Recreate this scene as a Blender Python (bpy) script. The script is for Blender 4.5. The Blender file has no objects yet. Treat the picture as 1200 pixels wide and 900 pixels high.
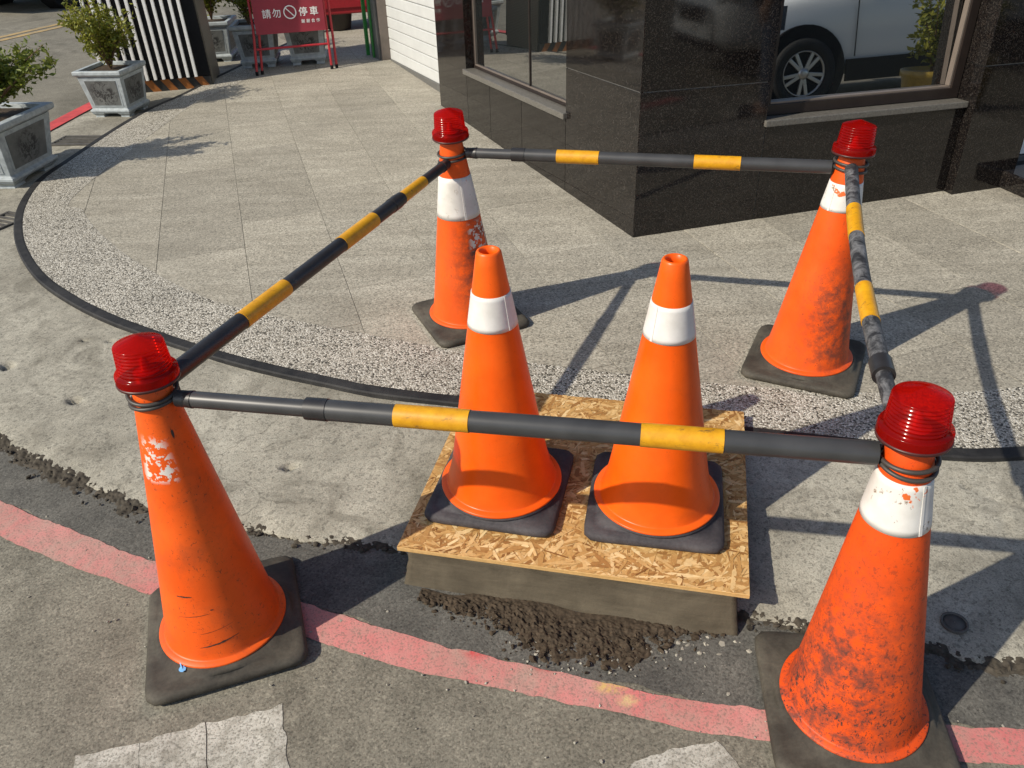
import bpy, bmesh, math, random
from mathutils import Vector, Matrix
random.seed(7)
PI = math.pi
scene = bpy.context.scene
COL = scene.collection

# ------------------------------------------------------------------ camera
FPX, PITCH, ROLL, CAMH = 939.392, 0.5433299, -0.0297792, 1.5604096     # focal length in photo pixels (1200 wide)
_cp, _sp, _cr, _sr = math.cos(PITCH), math.sin(PITCH), math.cos(ROLL), math.sin(ROLL)
FWD = Vector((0, _cp, -_sp)); _up = Vector((0, _sp, _cp)); _rt = Vector((1, 0, 0))
RIGHT = _cr * _rt + _sr * _up; UP = -_sr * _rt + _cr * _up
cam_data = bpy.data.cameras.new('camera'); cam = bpy.data.objects.new('camera', cam_data); COL.objects.link(cam)
cam_data.sensor_width = 36.0; cam_data.lens = FPX / 1200 * 36.0; cam_data.clip_start = 0.05; cam_data.clip_end = 500
cam.matrix_world = Matrix(((RIGHT.x, UP.x, -FWD.x, 0), (RIGHT.y, UP.y, -FWD.y, 0), (RIGHT.z, UP.z, -FWD.z, CAMH), (0, 0, 0, 1)))
scene.camera = cam

# ------------------------------------------------------------------ sky, sun, exposure
SUN_AZ, SUN_EL = math.radians(29.4), math.radians(37.4)     # direction the light travels (from +x towards +y), elevation
w = bpy.data.worlds.new('World'); scene.world = w; w.use_nodes = True
wn = w.node_tree; bg = wn.nodes['Background']
sky = wn.nodes.new('ShaderNodeTexSky'); sky.sky_type = 'NISHITA'; sky.sun_disc = False
sky.sun_elevation = SUN_EL
_sx, _sy = -math.cos(SUN_AZ), -math.sin(SUN_AZ)             # towards the sun
sky.sun_rotation = math.atan2(_sx, _sy)
wn.links.new(sky.outputs[0], bg.inputs[0]); bg.inputs[1].default_value = 0.11
sun_data = bpy.data.lights.new('sun', 'SUN'); sun = bpy.data.objects.new('sun', sun_data); COL.objects.link(sun)
sun_data.energy = 4.4; sun_data.angle = math.radians(0.6); sun_data.color = (1.0, 0.92, 0.78)
sun.rotation_euler = Vector((math.cos(SUN_AZ) * math.cos(SUN_EL), math.sin(SUN_AZ) * math.cos(SUN_EL), -math.sin(SUN_EL))).to_track_quat('-Z', 'Y').to_euler()
scene.view_settings.view_transform = 'Standard'; scene.view_settings.look = 'None'
scene.view_settings.exposure = 0.28; scene.view_settings.gamma = 1.0

# ------------------------------------------------------------------ the sloping ground frame and pixel helpers
GX, GY = 0.0126524, 0.0440941
NN = Vector((-GX, -GY, 1)).normalized(); EX = Vector((1, 0, GX)).normalized(); EY = NN.cross(EX)
def gz(x, y): return GX * max(-14, min(14, x)) + GY * max(-9, min(15, y))
def gp(x, y, h=0.0): return Vector((x, y, gz(x, y) + h))
def gframe(x, y, h=0.0, yaw=0.0):
    c, s = math.cos(yaw), math.sin(yaw); a = EX * c + EY * s; b = -EX * s + EY * c; o = gp(x, y, h)
    return Matrix(((a.x, b.x, NN.x, o.x), (a.y, b.y, NN.y, o.y), (a.z, b.z, NN.z, o.z), (0, 0, 0, 1)))
def upright(x, y, h=0.0, yaw=0.0): return Matrix.Translation(gp(x, y, h)) @ Matrix.Rotation(yaw, 4, 'Z')
def ray(u, v): return FWD + RIGHT * ((u - 600) / FPX) - UP * ((v - 450) / FPX)
def pix(u, v, h=0.0):                       # photo pixel -> (x, y) on the ground sheet raised by h
    r = ray(u, v); t = (h - CAMH) / (r.z - GX * r.x - GY * r.y); return (t * r.x, t * r.y)
def proj(P):
    d = Vector(P) - Vector((0, 0, CAMH)); z = d.dot(FWD)
    return (600 + FPX * d.dot(RIGHT) / z, 450 - FPX * d.dot(UP) / z)
def crom(pts, n=8):                         # Catmull-Rom through 2-D points
    P = [Vector(p) for p in pts]; P = [2 * P[0] - P[1]] + P + [2 * P[-1] - P[-2]]; out = []
    for i in range(1, len(P) - 2):
        a, b, c, d = P[i - 1:i + 3]
        for k in range(n):
            t = k / n; out.append(0.5 * ((2 * b) + (c - a) * t + (2 * a - 5 * b + 4 * c - d) * t * t + (3 * b - a - 3 * c + d) * t ** 3))
    out.append(P[-2]); return out
def resample(P, step):
    L = [0]
    for a, b in zip(P, P[1:]): L.append(L[-1] + (b - a).length)
    n = max(2, int(L[-1] / step)); out = []; j = 0
    for k in range(n + 1):
        s = L[-1] * k / n
        while j < len(L) - 2 and L[j + 1] < s: j += 1
        t = (s - L[j]) / max(1e-9, L[j + 1] - L[j]); out.append(P[j].lerp(P[j + 1], t))
    return out
def offset(P, d):                           # offset a 2-D polyline to its left by d
    out = []
    for i, p in enumerate(P):
        t = (P[min(i + 1, len(P) - 1)] - P[max(i - 1, 0)]).normalized(); out.append(p + Vector((-t.y, t.x)) * d)
    return out
from mathutils import noise as mn
def nz(x, y, s=1.0, o=0.0): return mn.noise(Vector((x * s + o, y * s - o, o * 1.7)))

# ------------------------------------------------------------------ object helpers
def mesh(name, v, f, smooth=False):
    m = bpy.data.meshes.new(name); m.from_pydata([tuple(q) for q in v], [], f); m.update()
    if smooth: m.polygons.foreach_set('use_smooth', [True] * len(m.polygons))
    return m
def obj(name, me, mat=None, parent=None, M=None, kind=None):
    o = bpy.data.objects.new(name, me); COL.objects.link(o)
    if mat is not None and me is not None and not me.materials: me.materials.append(mat)
    if parent is not None: o.parent = parent
    if M is not None: o.matrix_local = M
    if kind: o['kind'] = kind
    return o
def thing(name, label, cat, M=None, group=None):
    o = bpy.data.objects.new(name, None); COL.objects.link(o); o.empty_display_size = 0.1
    if M is not None: o.matrix_world = M
    return tag(o, label, cat, group)
def tag(o, label, cat, group=None):
    o['label'] = label; o['category'] = cat
    if group: o['group'] = group
    return o
def bevel_mesh(me, w=0.003, seg=2, ang=0.6):
    bm = bmesh.new(); bm.from_mesh(me)
    ed = [e for e in bm.edges if len(e.link_faces) == 2 and e.calc_face_angle(0) > ang]
    bmesh.ops.bevel(bm, geom=ed, offset=w, segments=seg, affect='EDGES', profile=0.6)
    bm.to_mesh(me); bm.free(); return me
def box(x0, x1, y0, y1, z0, z1, bev=0.0, seg=2):
    v = [(x, y, z) for z in (z0, z1) for x, y in ((x0, y0), (x1, y0), (x1, y1), (x0, y1))]
    f = [(3, 2, 1, 0), (4, 5, 6, 7), (0, 1, 5, 4), (1, 2, 6, 5), (2, 3, 7, 6), (3, 0, 4, 7)]
    me = mesh('box', v, f)
    return bevel_mesh(me, bev, seg) if bev else me
def lathe(prof, n=48, shear=(0, 0), smooth=True, closed=False, cap=False):
    v = []; f = []; m = len(prof)
    for r, h in prof:
        for k in range(n):
            a = 2 * PI * k / n; v.append((r * math.cos(a) + shear[0] * h, r * math.sin(a) + shear[1] * h, h))
    for i in range(m if closed else m - 1):
        j = (i + 1) % m
        for k in range(n): f.append((i * n + k, i * n + (k + 1) % n, j * n + (k + 1) % n, j * n + k))
    if cap: f.append(tuple(range((m - 1) * n, m * n))); f.append(tuple(reversed(range(n))))
    return mesh('lathe', v, f, smooth)
def tube(pts, r, n=16, cap=True, closed=False):   # r: number or list
    P = [Vector(p) for p in pts]; v = []; f = []; m = len(P); ref = None
    for i, p in enumerate(P):
        t = (P[(i + 1) % m if closed else min(i + 1, m - 1)] - P[(i - 1) % m if closed else max(i - 1, 0)]).normalized()
        if ref is None: ref = Vector((0, 0, 1)) if abs(t.z) < 0.9 else Vector((1, 0, 0))
        a = (ref - t * ref.dot(t)).normalized(); b = t.cross(a); ref = a
        rr = r[i] if isinstance(r, (list, tuple)) else r
        for k in range(n): q = 2 * PI * k / n; v.append(p + (a * math.cos(q) + b * math.sin(q)) * rr)
    for i in range(m if closed else m - 1):
        j = (i + 1) % m
        for k in range(n): f.append((i * n + k, i * n + (k + 1) % n, j * n + (k + 1) % n, j * n + k))
    nf = len(f)
    if cap and not closed:
        o = len(v); v += v[:n] + v[(m - 1) * n:m * n]; f.append(tuple(reversed(range(o, o + n)))); f.append(tuple(range(o + n, o + 2 * n)))
    me = mesh('tube', v, f, True)
    for q in list(me.polygons)[nf:]: q.use_smooth = False
    return me
def merge(*ms):
    v = []; f = []; sm = []
    for m in ms:
        o = len(v); v += [tuple(q.co) for q in m.vertices]; f += [tuple(i + o for i in p.vertices) for p in m.polygons]; sm += [p.use_smooth for p in m.polygons]
    me = mesh('merged', v, f); me.polygons.foreach_set('use_smooth', sm); return me
def sheet(A, B, rows, h0, h1, relief=None, name='sheet', smooth=True):   # strip lofted between polylines A, B of equal count
    n = len(A); v = []; f = []
    for j in range(rows + 1):
        t = j / rows
        for i in range(n):
            q = A[i].lerp(B[i], t); h = h0 + (h1 - h0) * t
            if relief: h += relief(q.x, q.y, t)
            v.append(gp(q.x, q.y, h))
    for j in range(rows):
        for i in range(n - 1): f.append((j * n + i, j * n + i + 1, (j + 1) * n + i + 1, (j + 1) * n + i))
    return mesh(name, v, f, smooth)
def prism(poly, h0, h1, bev=0):             # 2-D polygon (ccw) on the ground frame heights h0..h1
    n = len(poly); v = [gp(p[0], p[1], h0) for p in poly] + [gp(p[0], p[1], h1) for p in poly]
    f = [tuple(range(n, 2 * n)), tuple(reversed(range(n)))] + [(i, (i + 1) % n, n + (i + 1) % n, n + i) for i in range(n)]
    me = mesh('prism', v, f); return bevel_mesh(me, bev, 1) if bev else me

# ------------------------------------------------------------------ node materials
class Mat:
    def __init__(s, name):
        s.m = bpy.data.materials.new(name); s.m.use_nodes = True; s.t = s.m.node_tree; s.b = s.t.nodes['Principled BSDF']; s.out = s.t.nodes['Material Output']
    def n(s, typ, _set=None, **inp):
        d = s.t.nodes.new('ShaderNode' + typ)
        for k, v in (_set or {}).items(): setattr(d, k, v)
        for k, v in inp.items(): s.set(d, k.replace('_', ' '), v)
        return d
    def set(s, d, k, v):
        i = d.inputs[int(k[1:])] if k[0] == '#' else d.inputs[k]
        if isinstance(v, bpy.types.NodeSocket): s.t.links.new(v, i)
        elif isinstance(v, bpy.types.Node): s.t.links.new(v.outputs[0], i)
        else: i.default_value = (*v, 1) if isinstance(v, tuple) and len(v) == 3 and i.type == 'RGBA' else v
    def obj(s, scale=None):
        c = s.n('TexCoord').outputs['Object']
        if scale: c = s.n('Mapping', Vector=c, Scale=scale).outputs[0]
        return c
    def noise(s, scale, detail=4, rough=0.55, co=None, out='Fac', dist=0.0):
        return s.n('TexNoise', Scale=scale, Detail=detail, Roughness=rough, Distortion=dist, Vector=co if co is not None else s.obj()).outputs[out]
    def vor(s, scale, co=None, out='Color', feature='F1', rnd=1.0):
        return s.n('TexVoronoi', {'feature': feature}, Scale=scale, Randomness=rnd, Vector=co if co is not None else s.obj()).outputs[out]
    def ramp(s, fac, stops, interp='LINEAR'):
        r = s.n('ValToRGB', Fac=fac); e = r.color_ramp; e.interpolation = interp
        while len(e.elements) < len(stops): e.elements.new(0.5)
        for q, (p, c) in zip(e.elements, stops):
            q.position = p; q.color = (c, c, c, 1) if isinstance(c, (int, float)) else (*c, 1)
        return r.outputs[0]
    def mix(s, fac, a, b, mode='MIX'):
        d = s.n('Mix', {'data_type': 'RGBA', 'blend_type': mode}); ins = [i for i in d.inputs if i.type == 'RGBA']
        s.set(d, '#0', fac)
        for i, v in zip(ins, (a, b)):
            if isinstance(v, bpy.types.NodeSocket): s.t.links.new(v, i)
            else: i.default_value = (*v, 1)
        return [o for o in d.outputs if o.type == 'RGBA'][0]
    def math(s, op, a, b=0.0, clamp=False):
        d = s.n('Math', {'operation': op, 'use_clamp': clamp}); s.set(d, '#0', a); s.set(d, '#1', b); return d.outputs[0]
    def sep(s, co): return s.n('SeparateXYZ', Vector=co).outputs
    def bump(s, height, strength=0.3, dist=0.002, normal=None):
        d = s.n('Bump', Strength=strength, Distance=dist, Height=height)
        if normal is not None: s.set(d, 'Normal', normal)
        return d.outputs[0]
    def final(s, color=None, rough=None, normal=None, spec=None, metal=None, coat=None):
        if color is not None: s.set(s.b, 'Base Color', color)
        if rough is not None: s.set(s.b, 'Roughness', rough)
        if normal is not None: s.set(s.b, 'Normal', normal)
        if spec is not None: s.set(s.b, 'Specular IOR Level', spec)
        if metal is not None: s.set(s.b, 'Metallic', metal)
        if coat is not None: s.set(s.b, 'Coat Weight', coat)
        return s.m

def mat_plain(name, col, rough=0.5, var=0.15, scale=40, metal=0.0, spec=0.5, bumps=0.0):
    m = Mat(name); n = m.noise(scale, 5)
    c = m.mix(m.ramp(n, [(0.3, 0.0), (0.7, 1.0)]), tuple(q * (1 - var) for q in col), tuple(min(1, q * (1 + var)) for q in col))
    return m.final(c, rough, m.bump(n, bumps, 0.001) if bumps else None, spec, metal)

def mat_asphalt(name, dark, light, patch=(0.5, 0.5, 0.5), grit=260, stain=1.0):
    m = Mat(name); co = m.obj()
    big = m.noise(1.3, 6, 0.6, co); mid = m.noise(9, 6, 0.65, co); fine = m.noise(150, 3, 0.7, co)
    cell = m.sep(m.vor(grit, co))[0]
    base = m.mix(m.ramp(mid, [(0.32, 0.0), (0.68, 1.0)]), dark, light)
    base = m.mix(m.ramp(big, [(0.38, 0.0), (0.62, 0.75)]), base, patch)
    grain = m.ramp(cell, [(0.0, 0.66), (0.4, 0.93), (0.8, 1.06), (1.0, 1.35)])
    base = m.mix(0.85, base, grain, 'MULTIPLY')
    pits = m.ramp(fine, [(0.36, 0.5), (0.48, 1.0), (0.75, 1.15)]); base = m.mix(0.8, base, pits, 'MULTIPLY')
    ox = m.ramp(m.noise(0.55, 5, 0.7, co, dist=0.6), [(0.50, 1.0), (0.66, 0.62)]); base = m.mix(stain, base, ox, 'MULTIPLY')
    h = m.math('ADD', m.math('MULTIPLY', cell, 0.6), m.math('MULTIPLY', fine, 1.2))
    return m.final(base, 0.88, m.bump(h, 0.5, 0.0022), 0.3)

def mat_concrete():
    m = Mat('apron_concrete'); co = m.obj()
    big = m.noise(1.7, 7, 0.62, co, dist=0.4); mid = m.noise(14, 7, 0.7, co); fine = m.noise(220, 3, 0.75, co)
    c = m.mix(m.ramp(big, [(0.36, 0.0), (0.64, 1.0)]), (0.220, 0.205, 0.166), (0.385, 0.364, 0.302))
    c = m.mix(0.8, c, m.ramp(mid, [(0.25, 0.72), (0.55, 1.0), (0.8, 1.12)]), 'MULTIPLY')
    c = m.mix(0.9, c, m.ramp(fine, [(0.32, 0.30), (0.46, 0.92), (0.7, 1.2)]), 'MULTIPLY')
    rust = m.ramp(m.noise(2.6, 4, 0.6, m.obj((1, 1, 1)), dist=0.8), [(0.70, 0.0), (0.80, 0.45)])
    c = m.mix(rust, c, (0.26, 0.17, 0.08))
    dark = m.ramp(m.noise(5.0, 7, 0.72, m.n('Mapping', Vector=co, Location=(3.1, 7.7, 0)).outputs[0], dist=1.2), [(0.50, 0.0), (0.68, 0.7)])
    c = m.mix(dark, c, (0.135, 0.124, 0.098))
    spots = m.ramp(m.vor(38, co, 'Distance'), [(0.035, 0.35), (0.06, 1.0)]); keep = m.ramp(m.sep(m.vor(38, co))[1], [(0.90, 1.0), (0.92, 0.0)], 'CONSTANT')
    c = m.mix(m.math('SUBTRACT', 1.0, keep), c, m.mix(1.0, c, spots, 'MULTIPLY'))
    wob = m.n('VectorMath', {'operation': 'ADD'}, **{'#0': co, '#1': m.n('VectorMath', {'operation': 'SCALE'}, **{'#0': m.n('TexNoise', Scale=6.0, Detail=5.0, Vector=co).outputs['Color'], 'Scale': 0.22}).outputs[0]}).outputs[0]
    crk = m.ramp(m.vor(1.9, wob, 'Distance', 'DISTANCE_TO_EDGE'), [(0.0, 1.0), (0.006, 0.0)]); crk = m.math('MULTIPLY', crk, m.ramp(m.noise(1.4, 3, 0.5, co), [(0.53, 0.0), (0.62, 0.5)])); c = m.mix(crk, c, (0.07, 0.062, 0.048))
    agg = m.ramp(m.sep(m.vor(120, co))[0], [(0.0, 0.62), (0.12, 0.80), (0.2, 1.0), (0.9, 1.0), (1.0, 1.16)]); c = m.mix(0.9, c, agg, 'MULTIPLY')
    h = m.math('ADD', m.math('MULTIPLY', fine, 1.0), m.math('MULTIPLY', mid, 0.8))
    return m.final(c, 0.9, m.bump(h, 0.6, 0.0025), 0.25)

def mat_pebble():
    m = Mat('washed_pebble'); co = m.obj()
    cell = m.vor(175, co); s = m.sep(cell); d = m.vor(175, co, 'Distance')
    edge = m.ramp(m.vor(175, co, 'Distance', 'DISTANCE_TO_EDGE'), [(0.02, 0.0), (0.13, 1.0)])
    c = m.ramp(s[0], [(0.0, (0.025, 0.024, 0.023)), (0.14, (0.085, 0.079, 0.069)), (0.20, (0.25, 0.23, 0.19)), (0.36, (0.43, 0.40, 0.34)), (0.6, (0.55, 0.52, 0.45)), (0.85, (0.68, 0.65, 0.575))], 'CONSTANT')
    c = m.mix(edge, (0.20, 0.18, 0.14), c)
    c = m.mix(0.6, c, m.ramp(m.noise(3.2, 6, 0.65, co), [(0.3, 0.75), (0.65, 1.08)]), 'MULTIPLY')
    h = m.math('SUBTRACT', 1.0, d)
    return m.final(c, 0.6, m.bump(h, 0.6, 0.004), 0.35)

def mat_slab():
    m = Mat('granite_slab'); co = m.obj(); rnd = m.n('ObjectInfo').outputs['Random']
    cell = m.sep(m.vor(210, co))[0]; fine = m.noise(80, 5, 0.75, co)
    streak = m.noise(3.0, 7, 0.66, m.n('Mapping', Vector=co, Rotation=(0, 0, -0.22), Scale=(0.7, 3.2, 1)).outputs[0], dist=0.5)
    c = m.mix(m.ramp(streak, [(0.30, 0.0), (0.70, 1.0)]), (0.270, 0.247, 0.198), (0.39, 0.362, 0.298))
    c = m.mix(0.8, c, m.ramp(cell, [(0.0, 0.30), (0.25, 0.80), (0.8, 1.1), (1.0, 1.5)]), 'MULTIPLY')
    c = m.mix(0.7, c, m.ramp(fine, [(0.33, 0.5), (0.5, 1.0), (0.75, 1.18)]), 'MULTIPLY')
    c = m.mix(1.0, c, m.ramp(rnd, [(0.0, 0.86), (1.0, 1.08)]), 'MULTIPLY')
    blot = m.ramp(m.noise(1.1, 6, 0.7, co, dist=0.8), [(0.50, 0.0), (0.72, 0.40)]); c = m.mix(blot, c, (0.19, 0.175, 0.142))
    return m.final(c, 0.78, m.bump(m.math('ADD', fine, m.math('MULTIPLY', cell, 0.5)), 0.45, 0.0018), 0.3)

def mat_granite(name='polished_granite', tint=(0.88, 0.96, 1.04), spark=0.85):
    m = Mat(name); co = m.obj(); rnd = m.n('ObjectInfo').outputs['Random']
    c1 = m.sep(m.vor(330, co)); c2 = m.sep(m.vor(160, co)); n = m.noise(45, 6, 0.75, co)
    c = m.ramp(c1[0], [(0.0, (0.006, 0.005, 0.005)), (0.5, (0.011, 0.0085, 0.0075)), (0.68, (0.024, 0.017, 0.013)), (0.85, (0.042, 0.031, 0.024)), (0.96, (0.075 * spark, 0.06 * spark, 0.048 * spark))], 'CONSTANT')
    c = m.mix(m.ramp(n, [(0.45, 0.0), (0.62, 0.8)]), c, m.ramp(c2[1], [(0.0, (0.006, 0.005, 0.005)), (0.6, (0.020, 0.015, 0.012)), (0.85, (0.055, 0.045, 0.038))], 'CONSTANT'))
    c = m.mix(1.0, c, tuple(q * 0.8 for q in tint), 'MULTIPLY'); c = m.mix(1.0, c, m.ramp(rnd, [(0.0, 0.75), (1.0, 1.2)]), 'MULTIPLY')
    dust = m.ramp(m.noise(6, 6, 0.7, co), [(0.3, 0.03), (0.75, 0.09)])
    return m.final(c, dust, None, 0.5)

def mat_cone(name, dirt=0.0, scuff=0.0, seed=0.0, white=0.0, col=(0.80, 0.100, 0.005), rough=0.36, low=0.0, side=None):
    m = Mat(name); co = m.n('Mapping', Vector=m.obj(), Location=(seed, seed * 0.7, 0)).outputs[0]; z = m.sep(m.obj())[2]
    fade = m.noise(7, 5, 0.6, co)
    c = m.mix(m.ramp(fade, [(0.35, 0.0), (0.7, 1.0)]), tuple(q * 0.90 for q in col), (min(1, col[0] * 1.05), col[1] * 1.22, col[2] * 1.6))
    if dirt:
        film = m.ramp(m.noise(11, 7, 0.7, co, dist=0.7), [(0.48, 0.0), (0.75, 0.7 * dirt)]); c = m.mix(film, c, (0.30, 0.062, 0.02))
    if scuff:
        sp = m.ramp(m.noise(120, 6, 0.78, m.n('Mapping', Vector=co, Scale=(1, 1, 0.75)).outputs[0], dist=0.5), [(0.605 - 0.022 * scuff, 0.0), (0.630 - 0.022 * scuff, 1.0)])
        zone = m.ramp(m.noise(6, 4, 0.6, co), [(0.40 - 0.06 * scuff, 0.0), (0.60, 1.0)])
        lowm = m.ramp(z, [(0.05, 1.0), (0.16, 0.85), (0.34, 0.5), (0.55, 0.25)]) if low else 1.0
        k = m.math('MULTIPLY', m.math('MULTIPLY', sp, zone), scuff, True)
        if low: k = m.math('MULTIPLY', k, lowm, True)
        c = m.mix(k, c, (0.030, 0.022, 0.018))
        ln = m.ramp(m.noise(26, 5, 0.7, m.n('Mapping', Vector=co, Scale=(1, 1, 7.0)).outputs[0], dist=0.3), [(0.67, 0.0), (0.70, 0.85)]); c = m.mix(m.math('MULTIPLY', ln, min(1, scuff)), c, (0.05, 0.03, 0.025))
    if side:                                   # a dirt stain with a place of its own: (x, y, z, radius, strength)
        d = m.n('VectorMath', {'operation': 'DISTANCE'}, **{'#0': m.n('Mapping', Vector=m.obj(), Scale=(1, 1, 0.45)).outputs[0], '#1': (side[0], side[1], side[2] * 0.45)}).outputs['Value']
        k = m.math('MULTIPLY', m.ramp(d, [(side[3] * 0.4, 1.0), (side[3], 0.0)]), m.ramp(m.noise(30, 7, 0.75, co), [(0.40, 0.0), (0.60, side[4])])); c = m.mix(k, c, (0.055, 0.035, 0.03))
    if white:                                  # remains of a torn reflective sleeve / paint scrape: (z0, z1, x, y, radius)
        zz = m.math('MULTIPLY', m.ramp(z, [(white[0] - 0.012, 0.0), (white[0], 1.0)]), m.ramp(z, [(white[1], 1.0), (white[1] + 0.02, 0.0)]))
        d = m.n('VectorMath', {'operation': 'DISTANCE'}, **{'#0': m.n('Mapping', Vector=m.obj(), Scale=(1, 1, 0)).outputs[0], '#1': (white[2], white[3], 0)}).outputs['Value']
        k = m.math('MULTIPLY', m.math('MULTIPLY', zz, m.ramp(d, [(white[4] * 0.7, 1.0), (white[4], 0.0)])), m.ramp(m.noise(white[5], 4, 0.6, co), [(0.50, 0.0), (0.53, 1.0)]))
        c = m.mix(k, c, (0.62, 0.58, 0.53))
    r = m.ramp(fade, [(0.3, rough), (0.7, rough + 0.14)])
    return m.final(c, r, m.bump(m.noise(120, 4, 0.6, co), 0.12, 0.001), 0.32)

def mat_rubber(name, a=(0.030, 0.028, 0.027), b=(0.10, 0.095, 0.085), seed=0.0):
    m = Mat(name); co = m.n('Mapping', Vector=m.obj(), Location=(seed, seed, 0)).outputs[0]
    n = m.noise(9, 7, 0.68, co, dist=0.6); f = m.noise(130, 4, 0.7, co)
    c = m.mix(m.ramp(n, [(0.36, 0.0), (0.68, 1.0)]), a, b); c = m.mix(0.6, c, m.ramp(f, [(0.3, 0.65), (0.7, 1.2)]), 'MULTIPLY')
    return m.final(c, 0.72, m.bump(f, 0.35, 0.001), 0.35)

def mat_lens():
    m = Mat('red_lens'); m.final((0.50, 0.010, 0.007), 0.13, None, 0.5, coat=0.25)
    t = m.n('BsdfTransparent', Color=(0.97, 0.115, 0.060)); tr = m.n('BsdfTranslucent', Color=(0.85, 0.042, 0.020))
    a = m.n('MixShader', Fac=0.24, **{'#1': t, '#2': tr}); b = m.n('MixShader', Fac=0.20, **{'#1': a, '#2': m.b})
    m.t.links.new(b.outputs[0], m.out.inputs[0]); return m.m

def mat_paint(name, col, under, wear=(0.42, 0.60), scale=7, col2=None, fine=(0.36, 0.46)):
    m = Mat(name); co = m.obj(); n = m.noise(scale, 8, 0.75, co, dist=0.4); f = m.noise(170, 3, 0.7, co)
    c = m.mix(m.ramp(m.noise(2.3, 5, 0.6, co), [(0.35, 0.0), (0.65, 1.0)]), col, col2 or tuple(q * 1.15 for q in col))
    k = m.ramp(n, [(wear[0], 0.0), (wear[1], 0.85)]); c = m.mix(k, c, under)
    c = m.mix(m.ramp(f, [(fine[0], 0.7), (fine[1], 0.0)]), c, tuple(q * 0.55 for q in under))
    return m.final(c, 0.75, m.bump(f, 0.6, 0.002), 0.3)

def mat_leaf(name, a, b):
    m = Mat(name); rnd = m.n('Attribute', {'attribute_name': 'tint'}).outputs['Fac']
    c = m.mix(rnd, a, b); m.final(c, 0.5, None, 0.4)
    tr = m.n('BsdfTranslucent', Color=c); mx = m.n('MixShader', Fac=0.3, **{'#1': m.b, '#2': tr}); m.t.links.new(mx.outputs[0], m.out.inputs[0]); return m.m

def mat_osb():
    m = Mat('strand_wood'); a = m.n('Attribute', {'attribute_name': 'tint'}).outputs['Fac']; co = m.obj()
    c = m.ramp(a, [(0.0, (0.20, 0.085, 0.022)), (0.25, (0.36, 0.18, 0.055)), (0.55, (0.50, 0.29, 0.10)), (0.8, (0.62, 0.40, 0.17)), (1.0, (0.76, 0.57, 0.30))])
    c = m.mix(0.6, c, m.ramp(m.noise(60, 6, 0.7, co), [(0.3, 0.66), (0.7, 1.15)]), 'MULTIPLY')
    return m.final(c, 0.6, m.bump(m.noise(200, 4, 0.6, co), 0.3, 0.001), 0.35)

def mat_yellow():
    m = Mat('yellow_sleeve'); co = m.obj(); n = m.noise(40, 6, 0.7, co)
    c = m.mix(m.ramp(n, [(0.35, 0.0), (0.65, 1.0)]), (0.52, 0.235, 0.005), (0.66, 0.325, 0.008))
    c = m.mix(m.ramp(m.noise(55, 7, 0.8, m.n('Mapping', Vector=co, Scale=(0.4, 1, 1)).outputs[0]), [(0.585, 0.0), (0.65, 0.75)]), c, (0.12, 0.07, 0.02)); return m.final(c, 0.42, None, 0.5)

def mat_glass(name):
    m = Mat(name); m.final((0.012, 0.014, 0.014), 0.012, None, 0.5); m.b.inputs['IOR'].default_value = 4.6; return m.m

def mat_panel():                               # dark slate inlay with a faint lighter painted sprig
    m = Mat('planter_inlay'); co = m.obj(); n = m.noise(26, 6, 0.7, co, dist=1.5)
    d = m.n('VectorMath', {'operation': 'LENGTH'}, **{'#0': m.n('TexCoord').outputs['Object']}).outputs['Value']
    c = m.mix(m.ramp(m.noise(9, 4, 0.6, co), [(0.3, 0.0), (0.7, 1.0)]), (0.075, 0.08, 0.08), (0.15, 0.155, 0.15))
    c = m.mix(m.math('MULTIPLY', m.ramp(n, [(0.49, 0.0), (0.53, 0.9)]), m.ramp(d, [(0.06, 1.0), (0.12, 0.0)])), c, (0.012, 0.012, 0.013)); return m.final(c, 0.5, None, 0.4)

def mat_hazard():
    m = Mat('hazard_stripes'); s = m.sep(m.obj()); d = m.math('ADD', m.math('MULTIPLY', s[0], 7.8), m.math('MULTIPLY', s[2], 5.0))
    k = m.ramp(m.math('FRACT', d), [(0.0, 0.0), (0.5, 1.0)], 'CONSTANT'); return m.final(m.mix(k, (0.012, 0.012, 0.012), (0.26, 0.085, 0.012)), 0.55)

def mat_mesh():
    m = Mat('perforated_steel'); co = m.obj(); d = m.ramp(m.vor(75, co, 'Distance', rnd=0.0), [(0.30, 0.0), (0.40, 1.0)])
    return m.final(m.mix(d, (0.02, 0.02, 0.02), (0.17, 0.15, 0.12)), 0.45, None, 0.5, 0.3)

ASPH = mat_asphalt('road_asphalt', (0.140, 0.129, 0.101), (0.250, 0.232, 0.185), (0.195, 0.180, 0.142), 230)
ASPH2 = mat_asphalt('gutter_asphalt', (0.070, 0.067, 0.060), (0.145, 0.138, 0.120), (0.100, 0.096, 0.084), 230)
CONC = mat_concrete(); PEB = mat_pebble(); SLAB = mat_slab(); GRAN = mat_granite()
GRAN_L = mat_granite('lit_edge_granite', (2.2, 2.1, 1.9), 1.6)
JOINT = mat_plain('joint_mortar', (0.19, 0.175, 0.14), 0.9); EDGE = mat_rubber('kerb_trim', (0.010, 0.010, 0.011), (0.034, 0.033, 0.032))
RUB = mat_rubber('old_rubber', (0.036, 0.031, 0.024), (0.088, 0.078, 0.060)); RUBN = mat_rubber('new_rubber', (0.028, 0.025, 0.029), (0.075, 0.068, 0.072), 4)
LENS = mat_lens(); LAMPDARK = mat_plain('lamp_seat', (0.055, 0.012, 0.010), 0.4)
PIPE = mat_plain('grey_pipe', (0.040, 0.040, 0.041), 0.38, 0.2, 14, 0, 0.5, 0.05); PIPEB = mat_plain('black_pipe', (0.020, 0.019, 0.020), 0.42, 0.35, 22)
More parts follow.
